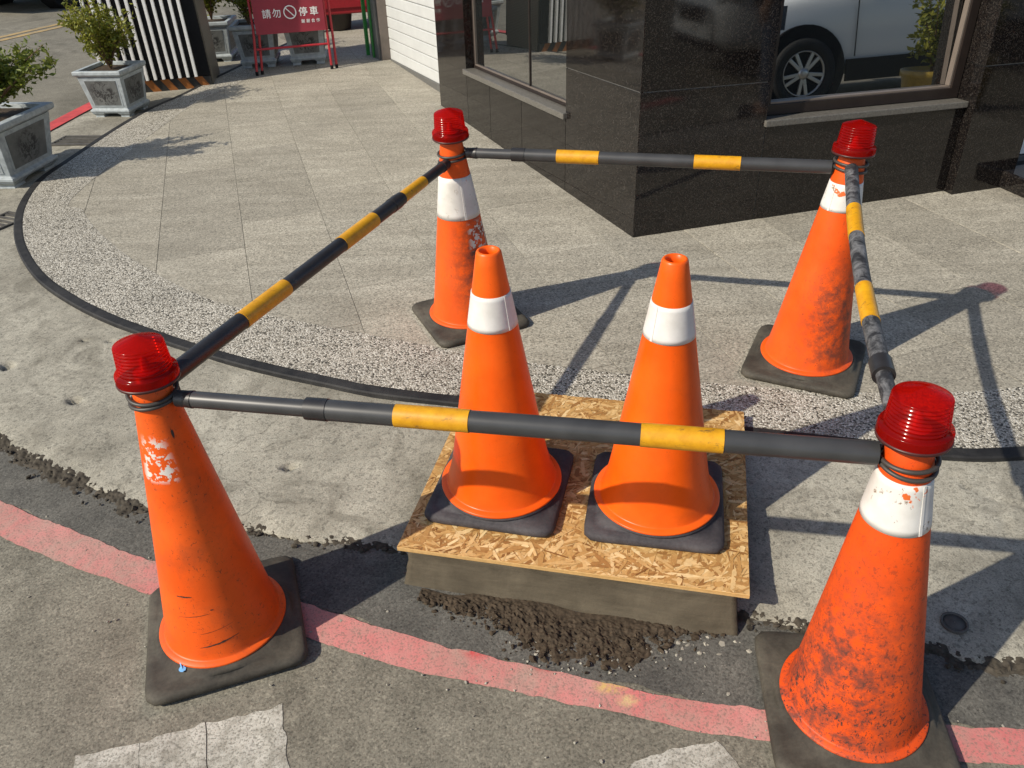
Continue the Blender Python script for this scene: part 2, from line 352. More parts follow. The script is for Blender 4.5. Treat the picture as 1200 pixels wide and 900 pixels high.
YEL = mat_yellow(); WIRE = mat_plain('ring_loop', (0.045, 0.038, 0.033), 0.5)
def mat_dusty():
    m = Mat('dusty_black_pipe'); co = m.obj(); n = m.noise(26, 7, 0.75, co, dist=0.8)
    return m.final(m.mix(m.ramp(n, [(0.44, 0.0), (0.66, 1.0)]), (0.018, 0.018, 0.020), (0.17, 0.17, 0.175)), 0.6)
PIPED = mat_dusty()
def mat_band(name, dirt, seed=0):
    m = Mat(name); co = m.n('Mapping', Vector=m.obj(), Location=(seed, seed, seed)).outputs[0]
    c = m.mix(m.ramp(m.noise(12, 5, 0.6, co), [(0.3, 0.0), (0.7, 1.0)]), (0.54, 0.52, 0.48), (0.72, 0.70, 0.67))
    if dirt:
        c = m.mix(m.ramp(m.noise(34, 6, 0.75, co), [(0.61, 0.0), (0.64, 0.9 * dirt)]), c, (0.22, 0.15, 0.10))
        c = m.mix(m.ramp(m.noise(14, 4, 0.6, co), [(0.655, 0.0), (0.665, dirt)]), c, (0.62, 0.12, 0.02))
    return m.final(c, 0.45, None, 0.5)
BAND_NEW = mat_band('new_reflective_sleeve', 0); BAND_B = mat_band('stained_reflective_sleeve', 1.0, 2); BAND_F = mat_band('chipped_reflective_sleeve', 1.0, 5); BAND_E = mat_band('grey_reflective_sleeve', 0.35, 9)
RED = mat_paint('red_line_paint', (0.52, 0.122, 0.120), (0.34, 0.26, 0.21), (0.42, 0.66), 4.0, (0.56, 0.235, 0.215), (0.38, 0.48))
def stain(mat, x, y, r, col):
    m = Mat.__new__(Mat); m.m = mat; m.t = mat.node_tree; m.b = m.t.nodes['Principled BSDF']; old = m.b.inputs['Base Color'].links[0].from_socket; co = m.obj()
    d = m.n('VectorMath', {'operation': 'DISTANCE'}, **{'#0': m.n('Mapping', Vector=co, Scale=(1, 1.6, 0)).outputs[0], '#1': (x, y * 1.6, 0)}).outputs['Value']
    k = m.math('MULTIPLY', m.ramp(d, [(r * .35, 0.9), (r, 0.0)]), m.ramp(m.noise(45, 6, 0.7, co), [(0.38, 0.0), (0.56, 1.0)])); m.set(m.b, 'Base Color', m.mix(k, old, col))
stain(RED, *pix(716, 804), 0.045, (0.60, 0.42, 0.13)); stain(RED, *pix(735, 822), 0.03, (0.55, 0.42, 0.2)); stain(RED, *pix(640, 779), 0.045, (0.33, 0.02, 0.022)); stain(RED, *pix(560, 762), 0.05, (0.46, 0.05, 0.05))
WHITE = mat_paint('white_road_paint', (0.46, 0.445, 0.39), (0.24, 0.225, 0.185), (0.42, 0.62), 14, None, (0.40, 0.50))
YLINE = mat_paint('yellow_line_paint', (0.42, 0.29, 0.12), (0.22, 0.19, 0.14), (0.42, 0.62))
MORT = Mat('fresh_mortar'); _c = MORT.obj(); _n = MORT.noise(8, 7, 0.68, _c, dist=0.5); _f = MORT.noise(140, 4, 0.7, _c); _s = MORT.noise(26, 6, 0.7, MORT.n('Mapping', Vector=_c, Scale=(0.4, 1, 4)).outputs[0])
MORT = MORT.final(MORT.mix(0.7, MORT.mix(MORT.ramp(_n, [(0.32, 0.0), (0.68, 1.0)]), (0.062, 0.050, 0.033), (0.108, 0.089, 0.061)), MORT.ramp(_s, [(0.3, 0.7), (0.7, 1.15)]), 'MULTIPLY'), 0.82, MORT.bump(MORT.math('ADD', _f, _s), 0.5, 0.002), 0.3)
SOIL = mat_plain('wet_soil', (0.052, 0.038, 0.025), 0.85, 0.5, 90, 0, 0.2, 0.8); CLOD = mat_plain('crumbled_asphalt', (0.056, 0.048, 0.037), 0.92, 0.55, 60, 0, 0.2, 0.6)
STONE = mat_plain('pale_gravel', (0.30, 0.28, 0.23), 0.85, 0.4, 50)
PLANT = mat_plain('planter_stone', (0.31, 0.345, 0.36), 0.55, 0.22, 30, 0, 0.4, 0.2); INLAY = mat_panel()
LEAF1 = mat_leaf('yellow_green_leaf', (0.085, 0.115, 0.012), (0.30, 0.29, 0.035)); LEAF2 = mat_leaf('green_leaf', (0.050, 0.090, 0.012), (0.20, 0.22, 0.028)); BARK = mat_plain('bark', (0.13, 0.075, 0.040), 0.85, 0.3)
BLACK = mat_plain('matt_black', (0.008, 0.008, 0.009), 0.75, 0.2, 40, 0, 0.2); WHT = mat_plain('white_enamel', (0.78, 0.78, 0.76), 0.45, 0.06); REDM = mat_plain('red_enamel', (0.36, 0.018, 0.026), 0.4, 0.12)
SIGNRED = mat_plain('sign_red', (0.26, 0.020, 0.036), 0.55, 0.1, 12); GREEN = mat_plain('green_enamel', (0.03, 0.22, 0.04), 0.4); SHUT = mat_plain('shutter_white', (0.50, 0.51, 0.50), 0.5, 0.05, 8)
ALU = mat_plain('bronze_aluminium', (0.030, 0.022, 0.019), 0.35, 0.15, 20, 0.3); ALUL = mat_plain('bead_aluminium', (0.20, 0.165, 0.14), 0.35, 0.1, 20, 0.3); GLASS = mat_glass('tinted_window_glass')
SILL = mat_plain('sill_stone', (0.115, 0.108, 0.095), 0.35, 0.35, 120, 0, 0.5, 0.1); GREYST = mat_plain('grey_pier', (0.10, 0.10, 0.095), 0.4, 0.2); OSB = mat_osb(); IRON = mat_plain('cast_iron', (0.075, 0.07, 0.062), 0.7, 0.3, 30, 0, 0.4, 0.5)

# ================================================================== ground
STRIP_PX = [(340, 52), (262, 90), (215, 114), (175, 132), (135, 155), (80, 192), (45, 217), (25, 245), (19, 272), (24, 300), (45, 332), (80, 358), (120, 379), (160, 395), (230, 419), (300, 439), (380, 457), (460, 472), (700, 499), (950, 527), (1100, 543), (1200, 543)]
strip = resample(crom([pix(u, v, 0.05) for u, v in STRIP_PX] + [(2.2, 1.86), (3.4, 1.98)], 10), 0.03)     # outer edge of the black trim, from the back to the right
# road edge of the concrete apron
EDGE_PX = [(0, 512), (60, 545), (120, 572), (170, 592), (285, 617), (440, 642), (860, 717), (950, 735), (1090, 760), (1200, 780)]
edge_pts = [(-2.7, 9.6), (-3.0, 8.2), (-3.16, 6.8), (-3.25, 5.95), (-3.29, 5.0), (-3.13, 4.0), (-2.72, 3.12), (-2.15, 2.52)] + [pix(u, v, 0.02) for u, v in EDGE_PX] + [(2.2, 0.98), (3.4, 0.8)]
edge = crom(edge_pts, 12)

# road sheet: fine near the camera, wide cells out to the horizon
def axis(a, b, step, far):
    q = []; x = a
    while x < b: q.append(x); x += step
    q.append(b); s = step; lo = []; hi = []; x = a; y = b
    while x > -far: s *= 1.45; x -= s; lo.append(x)
    s = step
    while y < far: s *= 1.45; y += s; hi.append(y)
    return list(reversed(lo)) + q + hi
def road_rel(x, y):
    if not (-2.6 < x < 2.2 and 0.2 < y < 2.9): return 0.0
    return 0.0022 * nz(x, y, 3.0, 1) + 0.0014 * nz(x, y, 22, 5) + 0.0008 * nz(x, y, 60, 2)
xs = axis(-2.0, 1.6, 0.016, 150); ys = axis(0.55, 2.3, 0.016, 150)
v = []; f = []
for y in ys:
    for x in xs:
        v.append((x, y, gz(x, y) + road_rel(x, y)))
nx = len(xs)
for j in range(len(ys) - 1):
    for i in range(nx - 1): f.append((j * nx + i, j * nx + i + 1, (j + 1) * nx + i + 1, (j + 1) * nx + i))
obj('road', mesh('road', v, f, True), ASPH, kind='structure')

# darker newer asphalt between the apron and the red line
RED_UP = [(0, 588), (100, 628), (180, 660), (360, 710), (500, 752), (700, 800), (870, 830), (1120, 852), (1200, 856)]
RED_LO = [(0, 628), (100, 670), (180, 697), (380, 755), (500, 790), (700, 832), (870, 866), (1120, 893), (1200, 898)]
ext_l = [(-2.35, 2.46), (-1.95, 2.14)]
red_up = crom([(-2.75, 3.0), (-2.3, 2.45), (-1.9, 2.115)] + [pix(u, q) for u, q in RED_UP] + [(1.7, 0.98), (3.2, 0.72)], 30)
red_lo = crom([(-2.65, 2.9), (-2.2, 2.32), (-1.8, 1.97)] + [pix(u, q) for u, q in RED_LO] + [(1.65, 0.85), (3.15, 0.59)], 30)
def ragged(P, a, s, o): return [p + n * (a * nz(p.x, p.y, s, o) + a * 0.6 * nz(p.x, p.y, s * 3.7, o + 3)) for p, n in zip(P, [Vector((0.2, 1)).normalized()] * len(P))]
N = 520
def count(P, n):
    L = sum((b - a).length for a, b in zip(P, P[1:])); Q = resample(P, L / n * 0.99999)
    while len(Q) > n: Q.pop()
    while len(Q) < n: Q.append(Q[-1])
    return Q
RU = count(red_up, N); RL = count(red_lo, N)
near_edge = count([p for p in edge if p.y < 3.1], N)
obj('gutter_patch', sheet([p + Vector((0.0, 0.03)) for p in near_edge], ragged(RU, 0.02, 6, 4), 16, 0.012, 0.0020, lambda x, y, t: road_rel(x, y) + 0.0010 * nz(x, y, 30, 8)), ASPH2, kind='structure')
obj('red_line', sheet(ragged(RU, 0.006, 14, 1), ragged(RL, 0.006, 14, 2), 10, 0.0042, 0.0026, lambda x, y, t: road_rel(x, y) + 0.0004 * nz(x, y, 30, 8)), RED, kind='structure')

# concrete apron with drilled holes, a joint and a broken road edge, as one relief sheet
A_in = [p for p in strip]; NA = 760
A_in = count(A_in, NA); A_out = count(edge, NA)
holes = [(*pix(87, 470, .04), .017), (*pix(8, 430, .04), .02), (*pix(340, 549, .035), .016), (*pix(130, 405, .04), .006), (*pix(100, 403, .04), .007)]
jn = [Vector(pix(40, 450, .04)), Vector(pix(85, 434, .04)), Vector(pix(135, 414, .04))]
cracks = [jn, [Vector(pix(*q, .045)) for q in ((1105, 556), (1130, 575), (1165, 590), (1205, 598))], [Vector(pix(*q, .045)) for q in ((1130, 575), (1150, 560), (1175, 552))], [Vector(pix(*q, .04)) for q in ((1165, 590), (1178, 615), (1170, 650))]]
def segd(p, a, b):
    ab = b - a; t = max(0, min(1, (p - a).dot(ab) / ab.length_squared)); return (p - a - ab * t).length
def apron_relief(x, y, t):
    h = 0.0025 * nz(x, y, 4, 3) + 0.0012 * nz(x, y, 25, 6) + 0.0008 * nz(x, y, 70, 9)
    for hx, hy, r in holes:
        d = math.hypot(x - hx, y - hy)
        if d < r * 1.5: h -= 0.03 * max(0, min(1, (r * 1.25 - d) / (r * 0.4)))
    p = Vector((x, y))
    for ci, cr in enumerate(cracks):
        for a, b in zip(cr, cr[1:]):
            if (p - a).length < 0.4:
                d = segd(p, a, b) + 0.004 * nz(x, y, 40, 2)
                if d < 0.007: h -= 0.006 * (1 - d / 0.007)
    if x > 0.95 and y > 1.5: h += 0.006 * max(0, nz(x, y, 9, 12))
    return h
rows = 70; v = []; f = []
for j in range(rows + 1):
    t = j / rows
    for i in range(NA):
        a, b = A_out[i], A_in[i]
        if j < 2: tt = 0.0
        else: tt = (j - 1) / (rows - 1)
        q = a.lerp(b, tt); rag = (1 - tt) ** 6; q = q + (b - a).normalized() * rag * (0.022 * nz(q.x, q.y, 7, 4) + 0.016 * nz(q.x, q.y, 26, 5) + 0.010 * nz(q.x, q.y, 60, 7))
        eh = 0.030 + 0.03 * max(0, min(1, (q.y - 3.2) / 1.5)); h = eh + (0.064 - eh) * tt
        if j == 0: h = -0.02
        else: h += apron_relief(q.x, q.y, tt) - 0.016 * (1 - tt) ** 14
        v.append(gp(q.x, q.y, h))
for j in range(rows):
    for i in range(NA - 1): f.append((j * NA + i + 1, j * NA + i, (j + 1) * NA + i, (j + 1) * NA + i + 1))
obj('concrete_apron', mesh('apron', v, f, True), CONC, kind='structure')

# black trim along the pavement edge
S_in = offset(strip, 0.042)
# profile lofted: outer foot, outer top, inner top, inner foot
def loft(curves, heights):
    n = len(curves[0]); v = []; f = []
    for C_, h in zip(curves, heights):
        for p in C_: v.append(gp(p.x, p.y, h))
    for j in range(len(curves) - 1):
        for i in range(n - 1): f.append((j * n + i, j * n + i + 1, (j + 1) * n + i + 1, (j + 1) * n + i))
    return mesh('loft', v, f, False)
obj('kerb_trim', loft([offset(strip, -0.006), offset(strip, -0.004), offset(strip, 0.001), offset(strip, 0.032), offset(strip, 0.038), offset(strip, 0.040)], [0.0, 0.077, 0.0808, 0.0812, 0.0800, 0.06]), EDGE, kind='structure')

# washed-pebble band inside the trim
BAND_PX = [(92, 225), (97, 246), (112, 268), (150, 300), (220, 340), (300, 366), (480, 401), (620, 425), (900, 455), (1060, 460), (1200, 453)]
band_in = crom([(p.x, p.y) for p in offset(strip, 0.30)[:95:20]] + [pix(u, q, .078) for u, q in BAND_PX] + [(2.3, 2.3), (3.4, 2.42)], 12)
NB = 420; B0 = count(offset(strip, 0.039), NB); B1 = count(band_in, NB)
obj('pebble_band', sheet(B0, B1, 14, 0.0800, 0.0790, lambda x, y, t: 0.0006 * nz(x, y, 30, 3)), PEB, kind='structure')

# sidewalk bed and its granite slabs
region = [Vector(p) for p in offset(band_in, -0.04)] + [Vector(p) for p in ((4.2, 2.5), (4.2, 9.0), (0.5, 12.0), (-2.2, 12.0))]
side_root = obj('sidewalk', prism([tuple(p) for p in region], 0.0, 0.0762), JOINT, kind='structure')
def clip(poly, a, b):
    out = []
    for i, p in enumerate(poly):
        q = poly[(i + 1) % len(poly)]; sp = (b - a).x * (p - a).y - (b - a).y * (p - a).x; sq = (b - a).x * (q - a).y - (b - a).y * (q - a).x
        if sp >= 0: out.append(p)
        if (sp >= 0) != (sq >= 0): out.append(p.lerp(q, sp / (sp - sq)))
    return out
TA = math.radians(107.5); TU = Vector((math.cos(TA - PI / 2), math.sin(TA - PI / 2))); TV = Vector((math.cos(TA), math.sin(TA)))
BC = Vector((0.5676, 3.4420)); DL = Vector((math.cos(1.96555), math.sin(1.96555))); DR = Vector((math.cos(0.25011), math.sin(0.25011)))   # building corner and its two faces
random.seed(11)
for i in range(-9, 12):
    off = 0.0 if i % 2 else 0.31
    for j in range(-2, 17):
        u0 = -0.1 + 0.385 * i; v0 = off + 0.62 * j; g = 0.0012
        quad = [TU * (u0 + a) + TV * (v0 + b) for a, b in ((g, g), (0.385 - g, g), (0.385 - g, 0.62 - g), (g, 0.62 - g))]
        c = sum(quad, Vector((0, 0))) / 4; d = c - BC
        # inside the building: skip
        al = d.dot(DL) ; ar = d.dot(DR)
        nL = Vector((DL.y, -DL.x)); nR = Vector((-DR.y, DR.x))
        if d.dot(nL) > 0.5 and d.dot(nR) > 0.5 and al < 4.2 and ar < 2.4: continue
        poly = region[:]
        for a, b in zip(quad, quad[1:] + quad[:1]):
            poly = clip(poly, a, b)
            if not poly: break
        if len(poly) < 3: continue
        pl = [poly[0]]
        for p in poly[1:]:
            if (p - pl[-1]).length > 0.004: pl.append(p)
        if len(pl) < 3 or (pl[-1] - pl[0]).length < 0.004: pl = pl[:-1]
        if len(pl) < 3: continue
        ar_ = 0.5 * abs(sum(pl[k].x * pl[(k + 1) % len(pl)].y - pl[k].y * pl[(k + 1) % len(pl)].x for k in range(len(pl))))
        if ar_ < 0.004: continue
        dh = random.uniform(-0.0006, 0.0006)
        obj('slab', prism([tuple(p) for p in pl], 0.06, 0.078 + dh, 0.0006), SLAB, side_root)

# painted marks on the road
def paint_poly(name, pts, mat, h=0.0014, parent=None, kind='structure', sub=6, rag=0.009):
    P = []
    for a, b in zip(pts, pts[1:] + pts[:1]):
        a = Vector(a); b = Vector(b); n = max(2, int((b - a).length / 0.012))
        for k in range(n): q = a.lerp(b, k / n); P.append(q + Vector((rag * nz(q.x, q.y, 30, 3), rag * nz(q.x, q.y, 34, 8))))
    x0, x1, y0, y1 = min(p.x for p in P), max(p.x for p in P), min(p.y for p in P), max(p.y for p in P); cs = 0.02 if x1 - x0 < 1.5 else 30.0
    v = []; f = []; i = 0
    X = x0
    while X < x1:
        col = clip(clip(P, Vector((X, y1 + 9)), Vector((X, y0 - 9))), Vector((X + cs, y0 - 9)), Vector((X + cs, y1 + 9))); Y = y0
        while Y < y1 and len(col) > 2:
            q = clip(clip(col, Vector((x0 - 9, Y)), Vector((x1 + 9, Y))), Vector((x1 + 9, Y + cs)), Vector((x0 - 9, Y + cs))); Y += cs
            if len(q) > 2: o = len(v); v += [gp(p.x, p.y, h + road_rel(p.x, p.y)) for p in q]; f.append(tuple(range(o, o + len(q))))
        X += cs
    return obj(name, mesh(name, v, f), mat, parent, None, kind)
paint_poly('white_marking', [pix(*q) for q in ((86, 888), (104, 884), (162, 873), (162, 960), (90, 960))], WHITE)
paint_poly('white_marking', [pix(*q) for q in ((162.6, 872.5), (200, 860), (242, 849.5), (244, 960), (163, 960))], WHITE)
paint_poly('white_marking', [pix(*q) for q in ((243.2, 849), (290, 837), (331, 826), (345, 960), (246, 960))], WHITE)
paint_poly('white_marking', [pix(*q) for q in ((738, 896), (790, 878), (838, 867), (862, 892), (900, 960), (720, 960))], WHITE)
for o in (-0.09, 0.09):
    a = Vector((-5.649, 9.825)); d = (Vector((-5.142, 11.018)) - a).normalized(); nn = Vector((-d.y, d.x))
    P = [a - d * 9 + nn * (o - 0.05), a + d * 6 + nn * (o - 0.05), a + d * 6 + nn * (o + 0.05), a - d * 9 + nn * (o + 0.05)]
    paint_poly('yellow_centre_line', [tuple(p) for p in P], YLINE, 0.004, rag=0.002)
ke = [p for p in edge if p.y > 4.4 and p.y < 9]; ke0 = offset(ke, 0.015); ke1 = offset(ke, 0.14)
obj('red_kerb_paint', sheet(ke0, ke1, 4, 0.0665, 0.068), mat_plain('kerb_red', (0.45, 0.05, 0.045), 0.6, 0.25, 12), kind='structure')

# ================================================================== building
WALLZ = gz(BC.x, BC.y)
bld = thing('corner_building', 'corner shop building faced in polished dark granite panels', 'building', Matrix.Translation((BC.x, BC.y, 0)))
BLM = Matrix.Translation((BC.x, BC.y, 0))
NLO = Vector((-DL.y, DL.x)); NRO = Vector((DR.y, -DR.x))           # outward normals of the left and right faces
if NLO.x > 0: NLO = -NLO
if NRO.y > 0: NRO = -NRO
def face_M(side):                                                  # local frame on a face: x along the face from the corner, y outward, z up
    d, n = (DL, NLO) if side == 'L' else (DR, NRO)
    return Matrix(((d.x, n.x, 0, 0), (d.y, n.y, 0, 0), (0, 0, 1, 0), (0, 0, 0, 1)))
def fbox(name, side, s0, s1, y0, y1, z0, z1, mat, parent=bld, bev=0.0, kind=None):
    me = box(s0, s1, y0, y1, z0, z1, bev); me.transform(face_M(side))
    if side == 'L': me.flip_normals()
    return obj(name, me, mat, parent, None, kind)
TOP = 3.6
# core volume behind the facing
core = [Vector((0, 0)) - NLO * 0.17 - NRO * 0.17, DR * 3.2 - NRO * 0.16, DR * 3.2 + DL * 4.3, DL * 4.3 - NLO * 0.16]
cv = [(p.x, p.y, z) for z in (-0.05, TOP) for p in core]
obj('wall_core', mesh('core', cv, [(0, 1, 5, 4), (1, 2, 6, 5), (2, 3, 7, 6), (3, 0, 4, 7), (4, 5, 6, 7), (3, 2, 1, 0)]), BLACK, bld)
J = 0.0016
def panel(side, s0, s1, z0, z1, proud=0.0, mat=GRAN, back=-0.158): return fbox('granite_panel', side, s0 + J, s1 - J, back, proud, z0 + J, z1 - J, mat, bld, 0.0012)
def joint_back(side, s0, s1, z0, z1, y=-0.004): return fbox('joint_bed', side, s0 + 0.004, s1 - 0.004, -0.15, y, z0, z1, JOINTL, bld)
JOINTL = mat_plain('panel_grout', (0.22, 0.21, 0.19), 0.8)
JZ = 0.865; SR = 0.705; SL = 0.655
# right face
ZG = -0.1
panel('R', 0.0, 0.602, ZG, JZ); panel('R', 0.0, 0.602, JZ, 1.65); panel('R', 0.0, 0.602, 1.65, 2.5)
panel('R', 0.602, 1.640, ZG, SR - 0.029); joint_back('R', 0.01, 1.63, ZG, SR - 0.04); joint_back('R', 0.01, 0.59, SR - 0.04, 2.49)
panel('R', 0.0, 1.640, 2.5, TOP); fbox('lintel', 'R', 0.602, 1.640, -0.158, -0.002, 2.25, 2.498, GRAN, bld)
panel('R', 1.641, 1.985, ZG, JZ, 0.055); panel('R', 1.641, 1.985, JZ, 2.5, 0.055); panel('R', 1.641, 1.985, 2.5, TOP, 0.055); joint_back('R', 1.65, 1.975, ZG, 2.49, 0.05)
# left face
panel('L', 0.0, 0.685, ZG, JZ); panel('L', 0.0, 0.685, JZ, 1.65); panel('L', 0.0, 0.685, 1.65, 2.5); joint_back('L', 0.01, 0.675, ZG, 2.49)
for a, b in ((0.685, 1.225), (1.225, 1.69), (1.69, 2.075)): panel('L', a, b, ZG, SL - 0.031)
joint_back('L', 0.685, 2.06, ZG, SL - 0.045)
panel('L', 2.075, 2.63, ZG, 1.65); panel('L', 2.075, 2.63, 1.65, 2.5); panel('L', 0.0, 2.63, 2.5, TOP); joint_back('L', 2.085, 2.62, SL, 2.49); fbox('lintel', 'L', 0.685, 2.075, -0.158, -0.002, 2.25, 2.498, GRAN, bld)

def window(side, s0, s1, z0, z1, mull, rec, tilt):
    w = fbox('window', side, s0, s1, -0.158, -rec - (0.07 if side == 'R' else 0.03), z0, z1, BLACK, bld)          # dark reveal behind the glass
    fw = 0.045 if side == 'R' else 0.016
    for a, b, c, d in ((s0, s1, z0, z0 + fw), (s0, s1, z1 - fw, z1), (s0, s0 + fw, z0 + fw, z1 - fw), (s1 - fw, s1, z0 + fw, z1 - fw)):
        fbox('window_frame', side, a, b, -rec - 0.028, -rec + (0.02 if side == 'R' else -0.008), c, d, ALU, w, 0.002)
    xs_ = [s0 + fw] + mull + [s1 - fw]
    for a, b in zip(xs_, xs_[1:]):
        pn = fbox('pane', side, a + 0.002, b - 0.002, -rec - 0.026, -rec - 0.018, z0 + fw, z1 - fw, GLASS, w)
        if side == 'R':                       # made-up backward lean, added to lower the car's reflection in this pane
            F_ = face_M('R'); T_ = Matrix.Translation((0, -rec - 0.03, z0 + fw)); pn.data.transform(F_ @ T_ @ Matrix.Rotation(0.040, 4, 'X') @ T_.inverted() @ F_.inverted())
    for q in mull: fbox('mullion', side, q - 0.004, q + 0.004, -rec - 0.0175, -rec - 0.012, z0 + fw + 0.001, z1 - fw - 0.001, ALU, w)
    for a, b, c, d in ((s0 + fw, s1 - fw, z0 + fw, z0 + fw + 0.010), (s1 - fw - 0.010, s1 - fw, z0 + fw + 0.010, z1 - fw)):
        fbox('glazing_bead', side, a + 0.001, b - 0.001, -rec - 0.017, -rec + (0.012 if side == 'R' else -0.010), c + 0.001, d - 0.001, ALUL, w)
    return w
window('R', 0.604, 1.638, SR + 0.003, 2.245, [], 0.080, 'R')
window('L', 0.688, 2.072, SL + 0.003, 2.245, [1.235], 0.045, 'L')
fbox('window_sill', 'R', 0.592, 1.6405, -0.10, 0.018, SR - 0.028, SR, SILL, bld, 0.004)
fbox('window_sill', 'L', 0.670, 2.085, -0.10, 0.022, SL - 0.030, SL, SILL, bld, 0.004)
# white side door, step at the right end
fbox('side_door', 'R', 1.992, 3.0, -0.10, -0.05, 0.40, 2.45, WHT, bld, 0.003)
for k in range(7): fbox('door_groove', 'R', 2.0, 2.99, -0.0505, -0.0485, 0.76 + k * 0.24, 0.764 + k * 0.24, JOINTL, bld)
fbox('door_base', 'R', 1.99, 3.05, -0.12, -0.03, 0.2, 0.395, GREYST, bld)
me = box(0, 1.2, -0.28, 0.0, 0.0, 0.085, 0.012); me.transform(Matrix.Translation((0, 0.10, 0)))
st = obj('door_step', me, GRAN); st.matrix_world = gframe(*pix(1168, 219, .078), 0.078, 0.2501); tag(st, 'dark polished stone doorstep at the end of the granite wall', 'step')

# white roller shutter beyond the granite pier, each slat built
rs = thing('roller_shutter', 'white ribbed roller shutter beside the granite pier', 'shutter', Matrix.Translation((BC.x, BC.y, 0)))
sl_me = None
for k in range(26):
    z = 0.40 + 0.085 * k
    m_ = box(2.60, 4.30, -0.145, -0.125, z, z + 0.081, 0.007); m_.transform(face_M('L')); m_.flip_normals()
    obj('slat', m_, SHUT, rs)
m_ = box(2.60, 4.30, -0.15, -0.115, 0.25, 0.40); m_.transform(face_M('L')); m_.flip_normals(); obj('bottom_rail', m_, GREYST, rs)
m_ = box(4.30, 4.33, -0.16, -0.05, 0.20, 2.6); m_.transform(face_M('L')); m_.flip_normals(); obj('guide_rail', m_, ALUL, rs)
# grey pier and green post past the shutter
pr = thing('door_pier', 'dark grey pier with a green metal post past the white shutter', 'pier', Matrix.Translation((BC.x, BC.y, 0)))
m_ = box(4.335, 4.58, -0.3, -0.03, 0.2, 2.6, 0.004); m_.transform(face_M('L')); m_.flip_normals(); obj('pier_block', m_, GREYST, pr)
m_ = box(4.59, 4.612, -0.02, 0.012, 0.2, 2.6, 0.004); m_.transform(face_M('L')); m_.flip_normals(); obj('post', m_, GREEN, pr)
m_ = box(4.46, 4.48, -0.0295, -0.012, 0.2, 2.6, 0.003); m_.transform(face_M('L')); m_.flip_normals(); obj('post', m_, GREEN, pr)

# ================================================================== mortar plinth, board
ZB = 0.1131; BX, BY, BYAW, BW, BD = 0.200, 1.772, -0.234, 0.857, 0.731
bframe = gframe(BX, BY, ZB, BYAW)
# plinth: gridded block with a trowelled, uneven face
v = []; f = []; nxp, nzp = 60, 14; W2, D2 = BW / 2 - 0.026, BD / 2 - 0.005
per = []
for k in range(nxp): per.append((-W2 + 2 * W2 * k / nxp, -D2))
for k in range(40): per.append((W2, -D2 + 2 * D2 * k / 40))
for k in range(nxp): per.append((W2 - 2 * W2 * k / nxp, D2))
for k in range(40): per.append((-W2, D2 - 2 * D2 * k / 40))
npn = len(per)
for j in range(nzp + 1):
    z = -0.150 + (0.150 - 0.0125) * j / nzp
    for x, y in per:
        r = math.hypot(x, y); flare = 0.020 * max(0, (-z - 0.04) / 0.11); k = 1 + (flare + 0.010 * nz(x * 6, z * 6 + y * 6, 1, 3) + 0.002 * nz(x * 40, z * 60 + y * 40, 1, 5)) / max(W2, D2)
        low = max(0, (-z - 0.02) / 0.11); fy = (0.034 + 0.018 * nz(x * 5, 1, 1, 8) + 0.014 * x) * low ** 1.2 if y < -D2 + .001 else 0.0
        v.append((x * k, y * k - fy, z))
for j in range(nzp):
    for i in range(npn): f.append((j * npn + i, j * npn + (i + 1) % npn, (j + 1) * npn + (i + 1) % npn, (j + 1) * npn + i))
f.append(tuple(range(nzp * npn, (nzp + 1) * npn)))
pl = obj('mortar_plinth', mesh('plinth', v, f, True), MORT); pl.matrix_world = bframe
tag(pl, 'fresh brown mortar block under the chipboard at the kerb', 'plinth')
brd = thing('strand_board', 'square of oriented strand board lying on the mortar block under two cones', 'board', bframe)
me = box(-BW / 2, BW / 2, -BD / 2, BD / 2, -0.012, 0.0, 0.0012); obj('core', me, OSB, brd)
at = me.attributes.new('tint', 'FLOAT', 'POINT'); at.data.foreach_set('value', [0.55 + 0.25 * random.random() for _ in me.vertices])
random.seed(5); v = []; f = []; tint = []
for k in range(5200):
    L = random.uniform(0.018, 0.085) * (1.0 if random.random() < 0.8 else 1.4); wd = random.uniform(0.003, 0.015); a = random.gauss(0.4, 1.0); x = random.uniform(-BW / 2, BW / 2); y = random.uniform(-BD / 2, BD / 2); h = 0.0003 + 0.0016 * (k / 5200.0)
    ca, sa = math.cos(a), math.sin(a); pts = []
    for px_, py_ in ((-.5, -.15), (-.32, -.5), (.36, -.5), (.5, .1), (.28, .5), (-.38, .46)):
        lx = px_ * L * random.uniform(.8, 1.15); ly = py_ * wd * random.uniform(.6, 1.2); X = x + lx * ca - ly * sa; Y = y + lx * sa + ly * ca
        pts.append((max(-BW / 2 + .0005, min(BW / 2 - .0005, X)), max(-BD / 2 + .0005, min(BD / 2 - .0005, Y))))
    hz = random.uniform(-0.0003, 0.0006); o = len(v); tl = random.betavariate(2.2, 1.7); tl = tl * (0.35 if random.random() < 0.13 else 1)
    for q, (X, Y) in enumerate(pts): v.append((X, Y, h + (hz if q < 3 else -hz) * 0.5)); tint.append(tl)
    f.append(tuple(range(o, o + 6)))
me = mesh('strands', v, f); at = me.attributes.new('tint', 'FLOAT', 'POINT'); at.data.foreach_set('value', tint); obj('wood_strands', me, OSB, brd, None, 'stuff')

